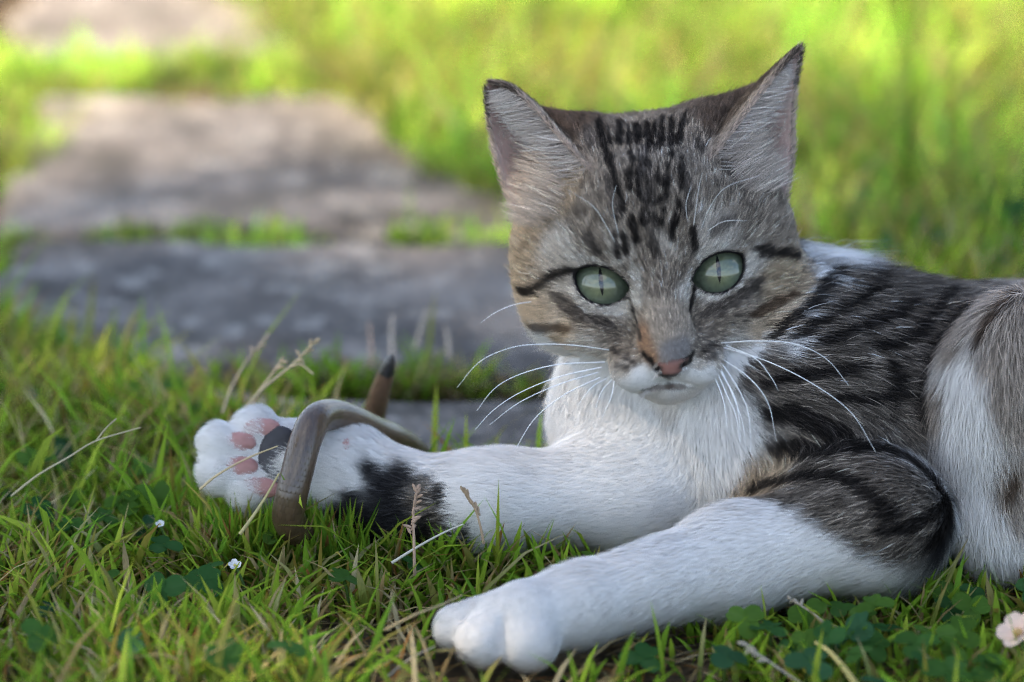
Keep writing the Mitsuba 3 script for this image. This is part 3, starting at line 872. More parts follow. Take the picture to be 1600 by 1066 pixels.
def ribbons(root, d0, d1, n, L, W, c0, c1, segs=2):
    """Tapered two-sided strips: root points, starting and ending directions, normals, lengths, widths, colours at root and tip."""
    N = len(root)
    side = np.cross(d0, n + .0); side += .55 * rng.normal(size=(N, 3)) * np.linalg.norm(side, axis=1, keepdims=True)
    side -= d0 * (side * d0).sum(1, keepdims=True); side /= np.linalg.norm(side, axis=1, keepdims=True) + 1e-12
    pts, p = [root], root
    for k in range(segs):
        t = (k + .5) / segs
        d = d0 * (1 - t) + d1 * t; d /= np.linalg.norm(d, axis=1, keepdims=True)
        p = p + d * (L / segs)[:, None]; pts.append(p)
    vs, cs, per = [], [], 2 * segs + 1
    for k in range(segs):
        t = k / segs; w = (W * (1 - .55 * t))[:, None] * .5
        c = c0 * (1 - t) + c1 * t
        vs += [pts[k] - side * w, pts[k] + side * w]; cs += [c, c]
    vs.append(pts[-1]); cs.append(c1)
    v = np.stack(vs, 1).reshape(-1, 3); c = np.stack(cs, 1).reshape(-1, 3); nn = np.repeat(n, per, 0)
    tri = []
    for k in range(segs - 1):
        a = 2 * k; tri += [[a, a + 1, a + 3], [a, a + 3, a + 2]]
    a = 2 * (segs - 1); tri.append([a, a + 1, a + 2])
    f = (np.arange(N)[:, None, None] * per + np.array(tri)[None]).reshape(-1, 3)
    return v, f, nn, c


def unit(v): return v / np.maximum(np.linalg.norm(v, axis=1, keepdims=True), 1e-12)


FUR = 1.0
area = body.area_faces * 1e6
fd = area * DENS[body.faces].mean(1) * FUR
nh = rng.poisson(fd); fi = np.repeat(np.arange(len(fd)), nh)
u = rng.random((len(fi), 2)); u = np.where(u.sum(1, keepdims=True) > 1, 1 - u, u)
bary = np.stack([1 - u.sum(1), u[:, 0], u[:, 1]], 1)
tri = body.faces[fi]
lerp = lambda A: (A[tri] * bary.reshape(len(bary), 3, *([1] * (A.ndim - 1)))).sum(1)
root, nrm, fl = lerp(BV), unit(lerp(BN)), lerp(FLOW)
fl = unit(fl - nrm * (fl * nrm).sum(1, keepdims=True))
clump = np.stack([meshkit.noise(root * 260, 11 + a) - .5 for a in range(3)], 1)
fl = unit(fl + .40 * clump + .20 * rng.normal(size=root.shape)); fl = unit(fl - nrm * (fl * nrm).sum(1, keepdims=True))
N = len(root)
lf = lerp(LIFT) * (.6 + .8 * rng.random(N))
guard = rng.random(N) < .025 * (lerp(gw['head'] * (1 + 2 * sst(28, 36, HL[:, 2])) + gw['torso'] + gw['thigh']))                   # single longer hairs that stand off
Lh = lerp(LEN) * (.65 + .6 * rng.random(N)) * np.where(guard, 1.35, 1.0); lf = np.where(guard, lf * 1.5, lf)
d0 = unit(fl + nrm * lf[:, None] * 1.5); d1 = unit(fl + nrm * lf[:, None] * .25 + np.array([0, 0, -.10]))
# the pattern is read where the outer half of the hair lies, so that it keeps its edges
col = lerp(COAT_V)
_e = lerp(ears.astype(float)) > .5
col = np.where(_e[:, None], col, coat(root + fl * (Lh * .55)[:, None], np.zeros(N), col))
jit = rng.normal(size=N)
tick = (meshkit.noise(root * 1150, 31) - .5) * 2.4 + (meshkit.noise(root * 480, 32) - .5) * 1.3
var = np.exp(col[:, 3] * (1.0 * jit + tick) - .5 * col[:, 3] ** 2 * .6)[:, None]
rgbh = np.clip(col[:, :3] * var, 0.006, .88)
rgbh *= 1 + .04 * rng.normal(size=(N, 1))
band = np.clip(col[:, 3:4] * 1.6, 0, .75)       # ticked hairs: dark base and light tip
c0, c1 = rgbh * (1 - .55 * band), rgbh * (1 + .55 * band)
Wd = np.where(Lh < .0048, .00016, .00022) * (.8 + .4 * rng.random(N))
print('hairs', N)
hv = [ribbons(root, d0, d1, nrm, Lh, Wd, np.clip(c0, 0, .9), np.clip(c1, 0, .9))]
# long tufts inside the ears
for s in (-1, 1):
    g = EAR_GRID[s]; n, m = g.shape[:2]
    K = 4200
    t = rng.beta(1.0, 1.5, K) * .85 + .01; w = rng.beta(1.0, 1.5, K) * (.84 if s < 0 else .97) + .02
    i, j = (t * (n - 1)).astype(int), (w * (m - 1)).astype(int)
    r = g[i, j] + rng.normal(size=(K, 3)) * .0004
    across = unit(g[i, -1] - g[i, 0]); upw = unit(g[np.minimum(i + 3, n - 1), j] - g[i, j] + 1e-9)
    fw = -np.asarray(EARS[s]['back'], float) @ HM
    a0 = unit(across * .8 + upw * .45 + fw * .75 + .20 * rng.normal(size=(K, 3))); a1 = unit(across * .85 + upw * .65 + fw * .05 + .22 * rng.normal(size=(K, 3)))
    wide = np.linalg.norm(g[i, -1] - g[i, 0], axis=1)
    c = np.array([.66, .57, .51]) * np.exp(.42 * rng.normal(size=(K, 1)))
    hv.append(ribbons(r, a0, a1, unit(np.tile(fw, (K, 1))), np.minimum(.005 + .012 * rng.random(K), wide * .95) * (1 - .75 * w), np.full(K, .00018), c * .75, np.clip(c, 0, .85), 3))


# longer fur of the head reaching over the ears' lower openings
for s in (-1, 1):
    base = EAR_GRID[s][0]; mid = base.mean(0); tip = EAR_GRID[s][-1].mean(0)
    d_ = np.linalg.norm(BV - mid, axis=1)
    out_ = unit((EAR_GRID[s][4, -1] - EAR_GRID[s][4, 0])[None])[0]
    ok_ = np.where((d_ < .017) & ~ears & (gw['head'] > .8) & (BN @ -FWD > .25) & (((BV - mid) @ out_) > -.008))[0]
    if len(ok_):
        q_ = rng.choice(ok_, 1500); K = len(q_)
        r = BV[q_] + rng.normal(size=(K, 3)) * .0004
        upd = unit((tip - mid)[None])[0]
        a0 = unit(BN[q_] * .75 + upd * .8 + out_ * .45 + .22 * rng.normal(size=(K, 3))); a1 = unit(BN[q_] * .1 + upd * .9 + out_ * .7 + .22 * rng.normal(size=(K, 3)))
        c = np.array([.40, .325, .265]) * np.exp(.45 * rng.normal(size=(K, 1)))
        hv.append(ribbons(r, a0, a1, BN[q_], .004 + .007 * rng.random(K), np.full(K, .00018), c * .7, np.clip(c, 0, .8), 3))
# short fringe along the ears' rims
for s in (-1, 1):
    g = EAR_GRID[s]; n, m = g.shape[:2]
    for col_, K in ((0, 1300), (m - 1, 900)):
        t = rng.random(K) * .98; i = t * (n - 1); i0 = i.astype(int); fr = (i - i0)[:, None]
        r = g[i0, col_] * (1 - fr) + g[i0 + 1, col_] * fr + rng.normal(size=(K, 3)) * .0003
        up_ = unit(g[i0 + 1, col_] - g[i0, col_]); outw = unit(g[i0, col_] - g[i0, m // 2])
        a0 = unit(up_ * .8 + outw * .7 + .25 * rng.normal(size=(K, 3))); a1 = unit(up_ + outw * .25 + .2 * rng.normal(size=(K, 3)))
        dark = (rng.random(K) < np.where(t > .72, .8, .15))[:, None]
        c = np.where(dark, np.array([.055, .042, .034]), np.array([.40, .31, .25])) * np.exp(.3 * rng.normal(size=(K, 1)))
        hv.append(ribbons(r, a0, a1, a0 * .3 - FWD * .7, .0016 + .0018 * rng.random(K), np.full(K, .0002), c, c))


def join(parts):
    at_, V_, F_, N_, C_ = 0, [], [], [], []
    for v, f, n, c in parts:
        V_.append(v); F_.append(f + at_); N_.append(n); C_.append(c); at_ += len(v)
    return np.vstack(V_), np.vstack(F_), np.vstack(N_), np.vstack(C_)


def strips(parts, bsdf):
    v, f, n, c = join(parts)
    return {'type': 'ply', 'filename': meshkit.write_ply((v, f), color=c, normals=n), 'face_normals': False, 'bsdf': {'type': 'ref', 'id': bsdf}}


scene['m_fur'] = {'type': 'twosided', 'bsdf': {'type': 'diffuse', 'reflectance': VC}}
scene['cat__fur'] = strips(hv, 'm_fur')
tag('cat__fur', kind='stuff')

# eyes
def iris(p, n, uv):
    left = p.x < float(HO[0])
    c = [dr.select(left, float(EYE[-1][a]), float(EYE[1][a])) for a in range(3)]
    g = [dr.select(left, float(GAZE[-1][a]), float(GAZE[1][a])) for a in range(3)]
    q = [(p.x - c[0]) / EYE_R, (p.y - c[1]) / EYE_R, (p.z - c[2]) / EYE_R]
    ca = q[0] * g[0] + q[1] * g[1] + q[2] * g[2]
    r = dr.sqrt(dr.maximum(0, 1 - ca * ca))
    x = q[0] - ca * g[0]; z = q[2] - ca * g[2]
    ang = dr.atan2(z, x)
    fib = mikit.fbm(ang * 14, r * 3.0, 0) * .6 + mikit.noise(ang * 5, r * 9) * .4
    a = mikit.mix((.160, .172, .090), (.096, .116, .078), mikit.smoothstep(.15, .62, r))
    a = a * (.75 + .5 * fib)
    return mikit.mix(a, (.012, .014, .012), mikit.smoothstep(.80, .92, r))


scene['m_iris'] = {'type': 'principled', 'base_color': mikit.proc(iris), 'roughness': .10, 'specular': .6, 'clearcoat': 1.0, 'clearcoat_gloss': .99}
scene['m_pupil'] = {'type': 'principled', 'base_color': rgb(.004, .004, .004), 'roughness': .10, 'specular': .6, 'clearcoat': 1.0, 'clearcoat_gloss': .99}
for i, s in enumerate((-1, 1)):
    key = 'cat__eye' + ('' if i == 0 else '_001')
    sph = trimesh.creation.icosphere(5, EYE_R); sph.apply_translation(EYE[s])
    scene[key] = mikit.ply(sph, 'm_iris', smooth=True)
    g, ex, ez = GAZE[s], HX, UP
    ex = HX - g * (HX @ g); ex /= np.linalg.norm(ex); ez = np.cross(ex, g); ez = ez if ez @ UP > 0 else -ez
    t = np.linspace(-1, 1, 25)
    wv = .00062 * (1 - np.abs(t) ** 2.2) + .00004
    rows = []
    for a, b in zip(t, wv):
        for k in (-1, -.5, 0, .5, 1):
            u_, v_ = k * b, a * .0044 + .0008
            h = np.sqrt(EYE_R ** 2 - u_ ** 2 - v_ ** 2) + .00012
            rows.append(EYE[s] + ex * u_ + ez * v_ + g * h)
    q = [[r * 5 + k, r * 5 + k + 1, r * 5 + k + 6, r * 5 + k + 5] for r in range(24) for k in range(4)]
    pm = trimesh.Trimesh(rows, [x for w in q for x in ((w[0], w[1], w[2]), (w[0], w[2], w[3]))], process=False)
    if (pm.face_normals.mean(0) @ g) < 0: pm.invert()
    scene[key + '__pupil'] = mikit.ply(pm, 'm_pupil', smooth=True)

# nose leather: the bare patch at the tip, a little proud
nf = nose_v[body.faces].all(1)
nm = body.submesh([np.where(nf)[0]], append=True, repair=False)
nm.vertices = nm.vertices + nm.vertex_normals * .0002
nl = (np.array(nm.vertices) - HO) @ HM.T * 1000
nc = np.tile([.27, .130, .105], (len(nl), 1))
edge = np.clip((np.abs(nl[:, 0]) - 3.6) / 2.0, 0, 1) * .8 + np.clip((-22.2 - nl[:, 2]) / 1.2, 0, 1) + np.clip((nl[:, 2] + 19.4) / .9, 0, 1) * .7
for s in (-1, 1):
    edge += np.exp(-((nl[:, 0] - 3.7 * s) ** 2 + (nl[:, 2] + 21.0) ** 2) / 1.3 ** 2) * 1.4
nc = nc * (1 - np.clip(edge, 0, 1)[:, None]) + np.array([.022, .016, .015]) * np.clip(edge, 0, 1)[:, None]
scene['m_nose'] = {'type': 'principled', 'base_color': VC, 'roughness': .38, 'specular': .4}
scene['cat__nose'] = mikit.ply(nm, 'm_nose', smooth=True, color=nc)


def tube(path, rad, sides=6, cap=True):
    p = np.asarray(path, float); t = np.gradient(p, axis=0); t = unit(t)
    a = np.zeros_like(p); ref = np.array([0, 0, 1.0]) if abs(t[0, 2]) < .9 else np.array([1.0, 0, 0])
    a0 = np.cross(t[0], ref); a0 /= np.linalg.norm(a0)
    for k in range(len(p)):
        a0 = a0 - t[k] * (a0 @ t[k]); a0 /= np.linalg.norm(a0); a[k] = a0
    b = np.cross(t, a); ang = np.arange(sides) * 2 * np.pi / sides
    v = p[:, None] + np.broadcast_to(rad, (len(p),))[:, None, None] * (np.cos(ang)[None, :, None] * a[:, None] + np.sin(ang)[None, :, None] * b[:, None])
    v = v.reshape(-1, 3); n = len(p)
    i, j = np.meshgrid(np.arange(n - 1), np.arange(sides), indexing='ij')
    q = np.stack([i * sides + j, i * sides + (j + 1) % sides, (i + 1) * sides + (j + 1) % sides, (i + 1) * sides + j], -1).reshape(-1, 4)
    f = np.vstack([q[:, [0, 1, 2]], q[:, [0, 2, 3]]])
    if cap:
        v = np.vstack([v, p[0], p[-1]])
        f = np.vstack([f, [[(k + 1) % sides, k, n * sides] for k in range(sides)], [[(n - 1) * sides + k, (n - 1) * sides + (k + 1) % sides, n * sides + 1] for k in range(sides)]])
    return trimesh.Trimesh(v, f, process=False)


# whiskers, brow hairs: (x, y) along each, and the depth at root and tip
WHISKERS = [
    ([(952, 547), (900, 540), (850, 538), (800, 543), (750, 565), (714, 606)], 1.254, 1.240), ([(945, 566), (870, 570), (810, 586), (772, 608), (745, 642)], 1.254, 1.243),
    ([(940, 574), (870, 590), (810, 615), (770, 642), (742, 672)], 1.254, 1.247), ([(935, 582), (870, 602), (810, 630), (765, 664)], 1.254, 1.244),
    ([(938, 590), (880, 618), (835, 655), (803, 706)], 1.255, 1.250), ([(948, 592), (925, 605), (905, 630)], 1.254, 1.25), ([(956, 594), (940, 612), (930, 640)], 1.254, 1.25),
    ([(842, 470), (805, 476), (775, 488), (752, 504)], 1.272, 1.262), ([(960, 596), (955, 620), (940, 655)], 1.254, 1.252),
    ([(1128, 536), (1180, 533), (1240, 537), (1290, 560), (1326, 602)], 1.254, 1.240), ([(1132, 543), (1200, 565), (1270, 600), (1330, 645), (1368, 706)], 1.254, 1.236),
    ([(1136, 540), (1180, 560), (1205, 590), (1216, 610)], 1.254, 1.245), ([(1128, 560), (1170, 590), (1200, 630), (1213, 690)], 1.254, 1.243),
    ([(1128, 567), (1155, 610), (1170, 650), (1173, 708)], 1.254, 1.246), ([(1125, 572), (1145, 618), (1160, 660), (1166, 704)], 1.254, 1.248),
    ([(1120, 578), (1137, 620), (1150, 650), (1156, 690)], 1.254, 1.250), ([(1116, 585), (1130, 625), (1136, 668)], 1.254, 1.250), ([(1124, 575), (1150, 628), (1158, 690)], 1.254, 1.243),
    ([(961, 377), (943, 346), (925, 321), (886, 296)], 1.249, 1.238), ([(968, 371), (957, 321), (963, 289)], 1.249, 1.240), ([(1084, 357), (1091, 300), (1097, 271)], 1.249, 1.238),
    ([(1096, 357), (1111, 321), (1136, 292), (1189, 274)], 1.249, 1.236), ([(1107, 360), (1132, 346), (1168, 345)], 1.249, 1.240), ([(1076, 352), (1072, 320), (1080, 290)], 1.249, 1.243)]
scene['m_whisker'] = {'type': 'principled', 'base_color': rgb(.85, .85, .84), 'roughness': .35, 'specular': .5}
for i, (pp, da, db) in enumerate(WHISKERS):
    pp = np.array(pp, float); k = np.linspace(0, 1, len(pp))
    P = np.array([at(x, y, da + (db - da) * math.sin(t * 1.4)) for (x, y), t in zip(pp, k)])
    P[0] = P[0] + FWD * .004
    path = bez(P, np.linspace(0, 1, 22))
    big = i < 18
    rad = (.00021 if big else .00013) * (1 - .78 * np.linspace(0, 1, 22))
    scene['cat__whisker' + ('' if i == 0 else '_%03d' % i)] = mikit.ply(tube(path, rad, 5), 'm_whisker', smooth=True)

# paw pads of the raised far paw, and the carpal pads
def pad(px, py, d, rx, ry, rz, rot, color_key, key):
    m = trimesh.creation.icosphere(3, 1.0)
    v = np.array(m.vertices); v = np.sign(v) * np.abs(v) ** .85
    v = v * [rx, ry, rz]; a = math.radians(rot)
    ex = RIGHT * math.cos(a) + UP * math.sin(a); ez = -RIGHT * math.sin(a) + UP * math.cos(a)
    m.vertices = at(px, py, d) + v[:, :1] * ex + v[:, 1:2] * -FWD + v[:, 2:] * ez
    if m.volume < 0: m.invert()
    scene[key] = mikit.ply(m, color_key, smooth=True)


def skinny(base, dark):
    def f(p, n, uv):
        return mikit.mix(base, dark, mikit.smoothstep(.35, .8, mikit.fbm(p.x * 500, p.y * 500, p.z * 500)) * .6)
    return mikit.proc(f)


scene['m_pad'] = {'type': 'principled', 'base_color': skinny((.40, .205, .185), (.29, .125, .115)), 'roughness': .5, 'specular': .35}
scene['m_pad_dark'] = {'type': 'principled', 'base_color': skinny((.035, .033, .038), (.02, .018, .02)), 'roughness': .5, 'specular': .4}
for i, (px, py, d, rx, rz, rot, m) in enumerate((
        (409, 669, 1.2874, .0058, .0031, 0, 'm_pad'), (372, 691, 1.2861, .0058, .0032, 3, 'm_pad'), (374, 729, 1.2851, .0058, .0033, -4, 'm_pad'), (407, 761, 1.2848, .0058, .0032, -10, 'm_pad'),
        (434, 716, 1.2866, .0062, .0100, -8, 'm_pad_dark'), (541, 697, 1.2872, .0014, .0024, 0, 'm_pad'), (573, 770, 1.2868, .0034, .0032, 0, 'm_pad_dark'))):
    pad(px, py, d, rx, .0022, rz, rot, m, 'cat__paw_pad' + ('' if i == 0 else '_%03d' % i))

# ---------------------------------------------------------------- snake-like lizard over the far paw
SN = np.array([at(610, 868, 1.322), at(545, 858, 1.308), at(485, 842, 1.288), at(452, 815, 1.276), at(455, 778, 1.2715), at(465, 735, 1.2715), at(477, 690, 1.2735), at(492, 658, 1.279), at(515, 648, 1.289), at(548, 656, 1.299), at(585, 674, 1.311),
               at(618, 688, 1.322), at(650, 712, 1.336), at(655, 735, 1.352), at(628, 738, 1.366), at(596, 700, 1.366), at(584, 660, 1.356), at(592, 620, 1.346), at(603, 585, 1.339), at(613, 554, 1.334)])
ts = np.linspace(0, 1, 260)
path = bez(SN, ts)
L = np.concatenate([[0], np.cumsum(np.linalg.norm(np.diff(path, axis=0), axis=1))]); L /= L[-1]
snL = np.linalg.norm(np.diff(path, axis=0), axis=1).sum()
to_tip = (1 - L) * snL * 1000
rad = np.interp(to_tip, [0, 1, 3, 7.5, 16, 26, 45, 80, 200], [.0003, .0009, .0017, .0026, .0033, .0038, .0044, .0048, .0050])
p2 = np.stack([np.interp(np.linspace(0, 1, 420), L, path[:, a]) for a in range(3)], 1); r2 = np.interp(np.linspace(0, 1, 420), L, rad)
sn = tube(p2, r2, 40)
n_s = 420 * 40
uvs = np.zeros((len(sn.vertices), 2)); uvs[:n_s, 0] = np.repeat(np.linspace(0, 1, 420), 40); uvs[:n_s, 1] = np.tile(np.arange(40) / 40, 420); uvs[-1, 0] = 1
snL = np.linalg.norm(np.diff(path, axis=0), axis=1).sum()
# scales as fine relief: overlapping rows round the body
_u = uvs[:, 0] * snL / .0017; _v = uvs[:, 1] * 22
sv = np.array(sn.vertices)


def snake_skin(p, n, uv):
    u = uv.x * (snL / .0017); row = dr.floor(u); fu = u - row
    fv = uv.y * 22 + .5 * (row - 2 * dr.floor(row / 2)); cell = dr.floor(fv); fv = fv - cell - .5
    edge = dr.minimum(fu + .55 * dr.sqrt(dr.maximum(0, 1 - 4 * fv * fv)) - .2, 1)
    rim = 1 - mikit.smoothstep(0.0, .40, edge)
    c = mikit.mix((.052, .031, .017), (.085, .053, .031), mikit.fbm(p.x * 180, p.y * 180, p.z * 180))
    side = dr.abs(uv.y - .5) * 2
    c = mikit.mix(c, (.125, .072, .048), mikit.smoothstep(46, 34, (1 - uv.x) * (snL * 1000)))
    c = c * (.80 + .4 * mikit.cell_rand(row, cell)) * (1 - .30 * rim)
    return mikit.mix(c, (.020, .018, .020), mikit.smoothstep(8.2, 7.2, (1 - uv.x) * (snL * 1000) + 1.2 * (mikit.noise(p.x * 900, p.y * 900, p.z * 900) - .5)))


def scales(p, n, uv):
    u = uv.x * (snL / .0017); v = uv.y * 22
    row = dr.floor(u)
    fu = u - row; fv = v + .5 * (row - 2 * dr.floor(row / 2)); fv = fv - dr.floor(fv) - .5
    edge = dr.minimum(fu + .55 * dr.sqrt(dr.maximum(0, 1 - 4 * fv * fv)) - .2, 1)
    return .00015 * mikit.smoothstep(0.0, .45, edge) * (1 - .35 * fu)


scene['m_snake'] = {'type': 'bumpmap', 'arbitrary': mikit.proc(scales, eps=1e-4), 'bsdf': {'type': 'principled', 'base_color': mikit.proc(snake_skin), 'roughness': .27, 'specular': .65, 'clearcoat': .5, 'clearcoat_gloss': .85}}
scene['snake'] = mikit.ply(sn, 'm_snake', smooth=True, uv=uvs)
tag('snake', 'glossy brown snake with a pointed dark tail tip, draped over the outstretched paw', 'snake')

# ---------------------------------------------------------------- ground, path
def soil(p, n, uv):
    a = mikit.fbm(p.x * 60, p.y * 60, 0, 4)
    b = mikit.fbm(p.x * 900, p.y * 900, 3, 2)
    return mikit.mix((.030, .023, .016), (.105, .080, .052), mikit.smoothstep(.3, .75, a * .6 + b * .4))


scene['m_soil'] = {'type': 'diffuse', 'reflectance': mikit.proc(soil)}
gx = np.concatenate([[-14, -5, -2], np.arange(-.7, .7, .006), [2, 5, 14]]); gy = np.concatenate([[-6, -1.5], np.arange(-.3, 1.4, .006), [3, 8, 24]])
X, Y = np.meshgrid(gx, gy, indexing='ij')
Zg = -.006 + .007 * (meshkit.fbm(np.stack([X * 40, Y * 40, 0 * X], -1), 3, 9) - .5)
i, j = np.meshgrid(np.arange(len(gx) - 1), np.arange(len(gy) - 1), indexing='ij'); m = len(gy)
q = np.stack([i * m + j, (i + 1) * m + j, (i + 1) * m + j + 1, i * m + j + 1], -1).reshape(-1, 4)
scene['ground'] = mikit.ply((np.stack([X, Y, Zg], -1).reshape(-1, 3), q), 'm_soil', smooth=True)
tag('ground', 'dark brown soil under the grass', kind='structure')


def stone(p, n, uv):
    a = mikit.fbm(p.x * 35, p.y * 35, p.z * 35, 4)
    b = mikit.fbm(p.x * 420, p.y * 420, p.z * 420, 3)
    lich = mikit.smoothstep(.60, .74, mikit.fbm(p.x * 110 + 7, p.y * 110, 5, 3))
    c = mikit.mix((.062, .055, .050), (.175, .156, .140), mikit.smoothstep(.34, .66, a * .6 + b * .4))
    c = mikit.mix(c, (.35, .33, .30), lich * .5)
    return mikit.mix(c, (.045, .042, .034), mikit.smoothstep(.60, .72, mikit.fbm(p.x * 60 + 31, p.y * 60, 9, 3)) * .6)


scene['m_stone'] = {'type': 'bumpmap', 'arbitrary': mikit.proc(lambda p, n, uv: 0.0022 * mikit.fbm(p.x * 350, p.y * 350, p.z * 350, 3), eps=4e-4),
                    'bsdf': {'type': 'principled', 'base_color': mikit.proc(stone), 'roughness': .8, 'specular': .3}}


def slab(corners, z, seed):
    """A worn paving stone: corners in order round it."""
    n, m = 46, 46
    w, t = np.meshgrid(np.linspace(0, 1, n), np.linspace(0, 1, m), indexing='ij')
    a, b, c, d = [np.asarray(k, float) for k in corners]
    xy = (a[None, None] * ((1 - w) * (1 - t))[..., None] + b * (w * (1 - t))[..., None] + c * (w * t)[..., None] + d * ((1 - w) * t)[..., None])
    P3 = np.concatenate([xy, np.full((n, m, 1), seed)], -1)
    e = np.minimum(np.minimum(w, 1 - w) * np.linalg.norm(b - a), np.minimum(t, 1 - t) * np.linalg.norm(d - a))
    xy = xy + (np.stack([meshkit.fbm(P3 * [30, 30, 1], 3, seed), meshkit.fbm(P3 * [30, 30, 1], 3, seed + 50)], -1) - .5) * .026
    zz = z + (meshkit.fbm(P3 * [14, 14, 1], 4, seed + 9) - .5) * .006 - .006 * np.clip(1 - e / .007, 0, 1) ** 2
    top = np.concatenate([xy, zz[..., None]], -1).reshape(-1, 3)
    i, j = np.meshgrid(np.arange(n - 1), np.arange(m - 1), indexing='ij'); A = i * m + j
    q = np.stack([A, A + m, A + m + 1, A + 1], -1).reshape(-1, 4)
    ring = [k * m for k in range(n)] + [(n - 1) * m + k for k in range(1, m)] + [k * m + m - 1 for k in range(n - 2, -1, -1)] + [k for k in range(m - 2, 0, -1)]
    low = top[ring] - [0, 0, .05]
    r0 = np.array(ring); r1 = np.roll(r0, -1); l0 = np.arange(len(ring)) + len(top); l1 = np.roll(l0, -1)
    return trimesh.Trimesh(np.vstack([top, low]), np.vstack([q[:, [0, 1, 2]], q[:, [0, 2, 3]], np.stack([r0, l0, l1], 1), np.stack([r0, l1, r1], 1)]), process=False)


scene['m_bed'] = {'type': 'diffuse', 'reflectance': mikit.proc(soil)}
scene['path'] = mikit.ply(trimesh.creation.box([.9, 2.4, .03], trimesh.transformations.translation_matrix([-.35, 1.24, -.0262])), 'm_bed')
tag('path', 'garden path of worn grey stone slabs', kind='structure')
SLABS = [((-.118, .036), (.16, .040), (.16, .139), (-.122, .143), .001), ((-.200, .160), (.115, .156), (.115, .326), (-.195, .330), .003),
         ((-.212, .354), (.045, .350), (.035, .590), (-.215, .585), .000), ((-.235, .650), (-.10, .655), (-.115, .90), (-.25, .90), .001),
         ((-.50, .155), (-.225, .16), (-.222, .33), (-.5, .33), .0), ((-.55, .36), (-.24, .356), (-.24, .585), (-.55, .58), .002), ((-.56, .65), (-.255, .65), (-.265, .90), (-.56, .9), .0),
         ((-.55, .92), (-.13, .92), (-.14, 1.2), (-.55, 1.2), .0)]
for k, (a, b, c, d, z) in enumerate(SLABS):
    scene['path__slab' + ('' if k == 0 else '_%03d' % k)] = mikit.ply(slab((a, b, c, d), z, 20 + k), 'm_stone', smooth=50)

# ---------------------------------------------------------------- grass
LAWN = np.array([(-.9, .30), (-.26, .25), (-.19, .215), (-.163, .183), (-.137, .155), (-.112, .125), (-.087, .086), (-.064, .066), (-.034, .060), (.011, .060), (.05, .062), (.11, .07), (.9, .07)])
EDGE = np.array([(-.30, 1.6), (-.150, .80), (-.125, .73), (-.108, .67), (-.090, .60), (-.072, .55), (-.05, .49), (-.025, .445), (.00, .40), (.04, .36), (.08, .30), (.12, .20), (.14, .07)])


def zones(x, y):
    """Cover (0 to 1), blade height, share of dry blades."""
    nz = meshkit.fbm(np.stack([x * 28, y * 28, 0 * x], -1), 3, 3)
    front = y < np.interp(x, LAWN[:, 0], LAWN[:, 1]) + (nz - .5) * .03
    back = x > np.interp(-y, -EDGE[:, 1], EDGE[:, 0]) + (nz - .5) * .05
    back &= y > .05
    left = (x < -.245 + (nz - .5) * .03) & (y > .2) & False
    cover, h, dry = np.zeros_like(x), np.full_like(x, .016), np.full_like(x, .33)
    cover[front] = (.62 + .9 * (nz - .35))[front]
    h[front] = (.011 + .016 * nz)[front]
    tuft = front & (y > -.05) & (y < .012) & (x > -.12) & (x < .012)
    h[tuft] = np.maximum(h[tuft], .0165 + .006 * nz[tuft]); cover[tuft] = 1.0
    bare = front & (y < -.078 + .02 * (nz - .5)) & (x > -.062 + .25 * (-.1 - y)) & (x < .02 + .5 * (-.09 - y) + .03)
    cover[bare] = .07; dry[bare] = .5
    shade = front & (x > .03) & (y < -.03)
    h[shade] *= .72; cover[shade & ~bare] *= .8; dry[shade] = .08
    cover[back] = 1.0; h[back] = (.018 + .022 * nz)[back]; dry[back] = .36
    def joint(y0, y1, x0, x1, c, hh, dd):
        j = (y > y0) & (y < y1) & (x > x0) & (x < x1) & ~front & ~back
        cover[j] = np.maximum(cover[j], c * np.clip((nz[j] - .30) * 4, 0, 1)); h[j] = hh * (.6 + .8 * nz[j]); dry[j] = dd
    joint(.143, .158, -.115, -.057, 1.0, .016, .12); joint(.143, .158, -.057, -.012, .7, .013, .45); joint(.143, .158, -.012, .2, .5, .008, .4)
    joint(.322, .358, -.3, -.083, 1.0, .009, .2); joint(.331, .350, -.083, -.045, .25, .005, .4); joint(.328, .352, -.048, .2, .9, .011, .25)
    joint(.578, .662, -.8, .1, 1.0, .013, .35); joint(.44, .53, -.24, -.196, .9, .018, .15); joint(.33, .66, -.245, -.212, .8, .010, .2); joint(.15, .33, -.225, -.196, .8, .010, .2)
    joint(.895, .925, -.8, 0, .8, .012, .3)
    return np.clip(cover, 0, 1), h, dry


def inside_cat(P):
    idx = [np.interp(P[:, a], g, np.arange(len(g)), left=-5, right=len(g) + 5) for a, g in enumerate(F.g)]
    return map_coordinates(F.D, idx, order=1, cval=.05) < .0015


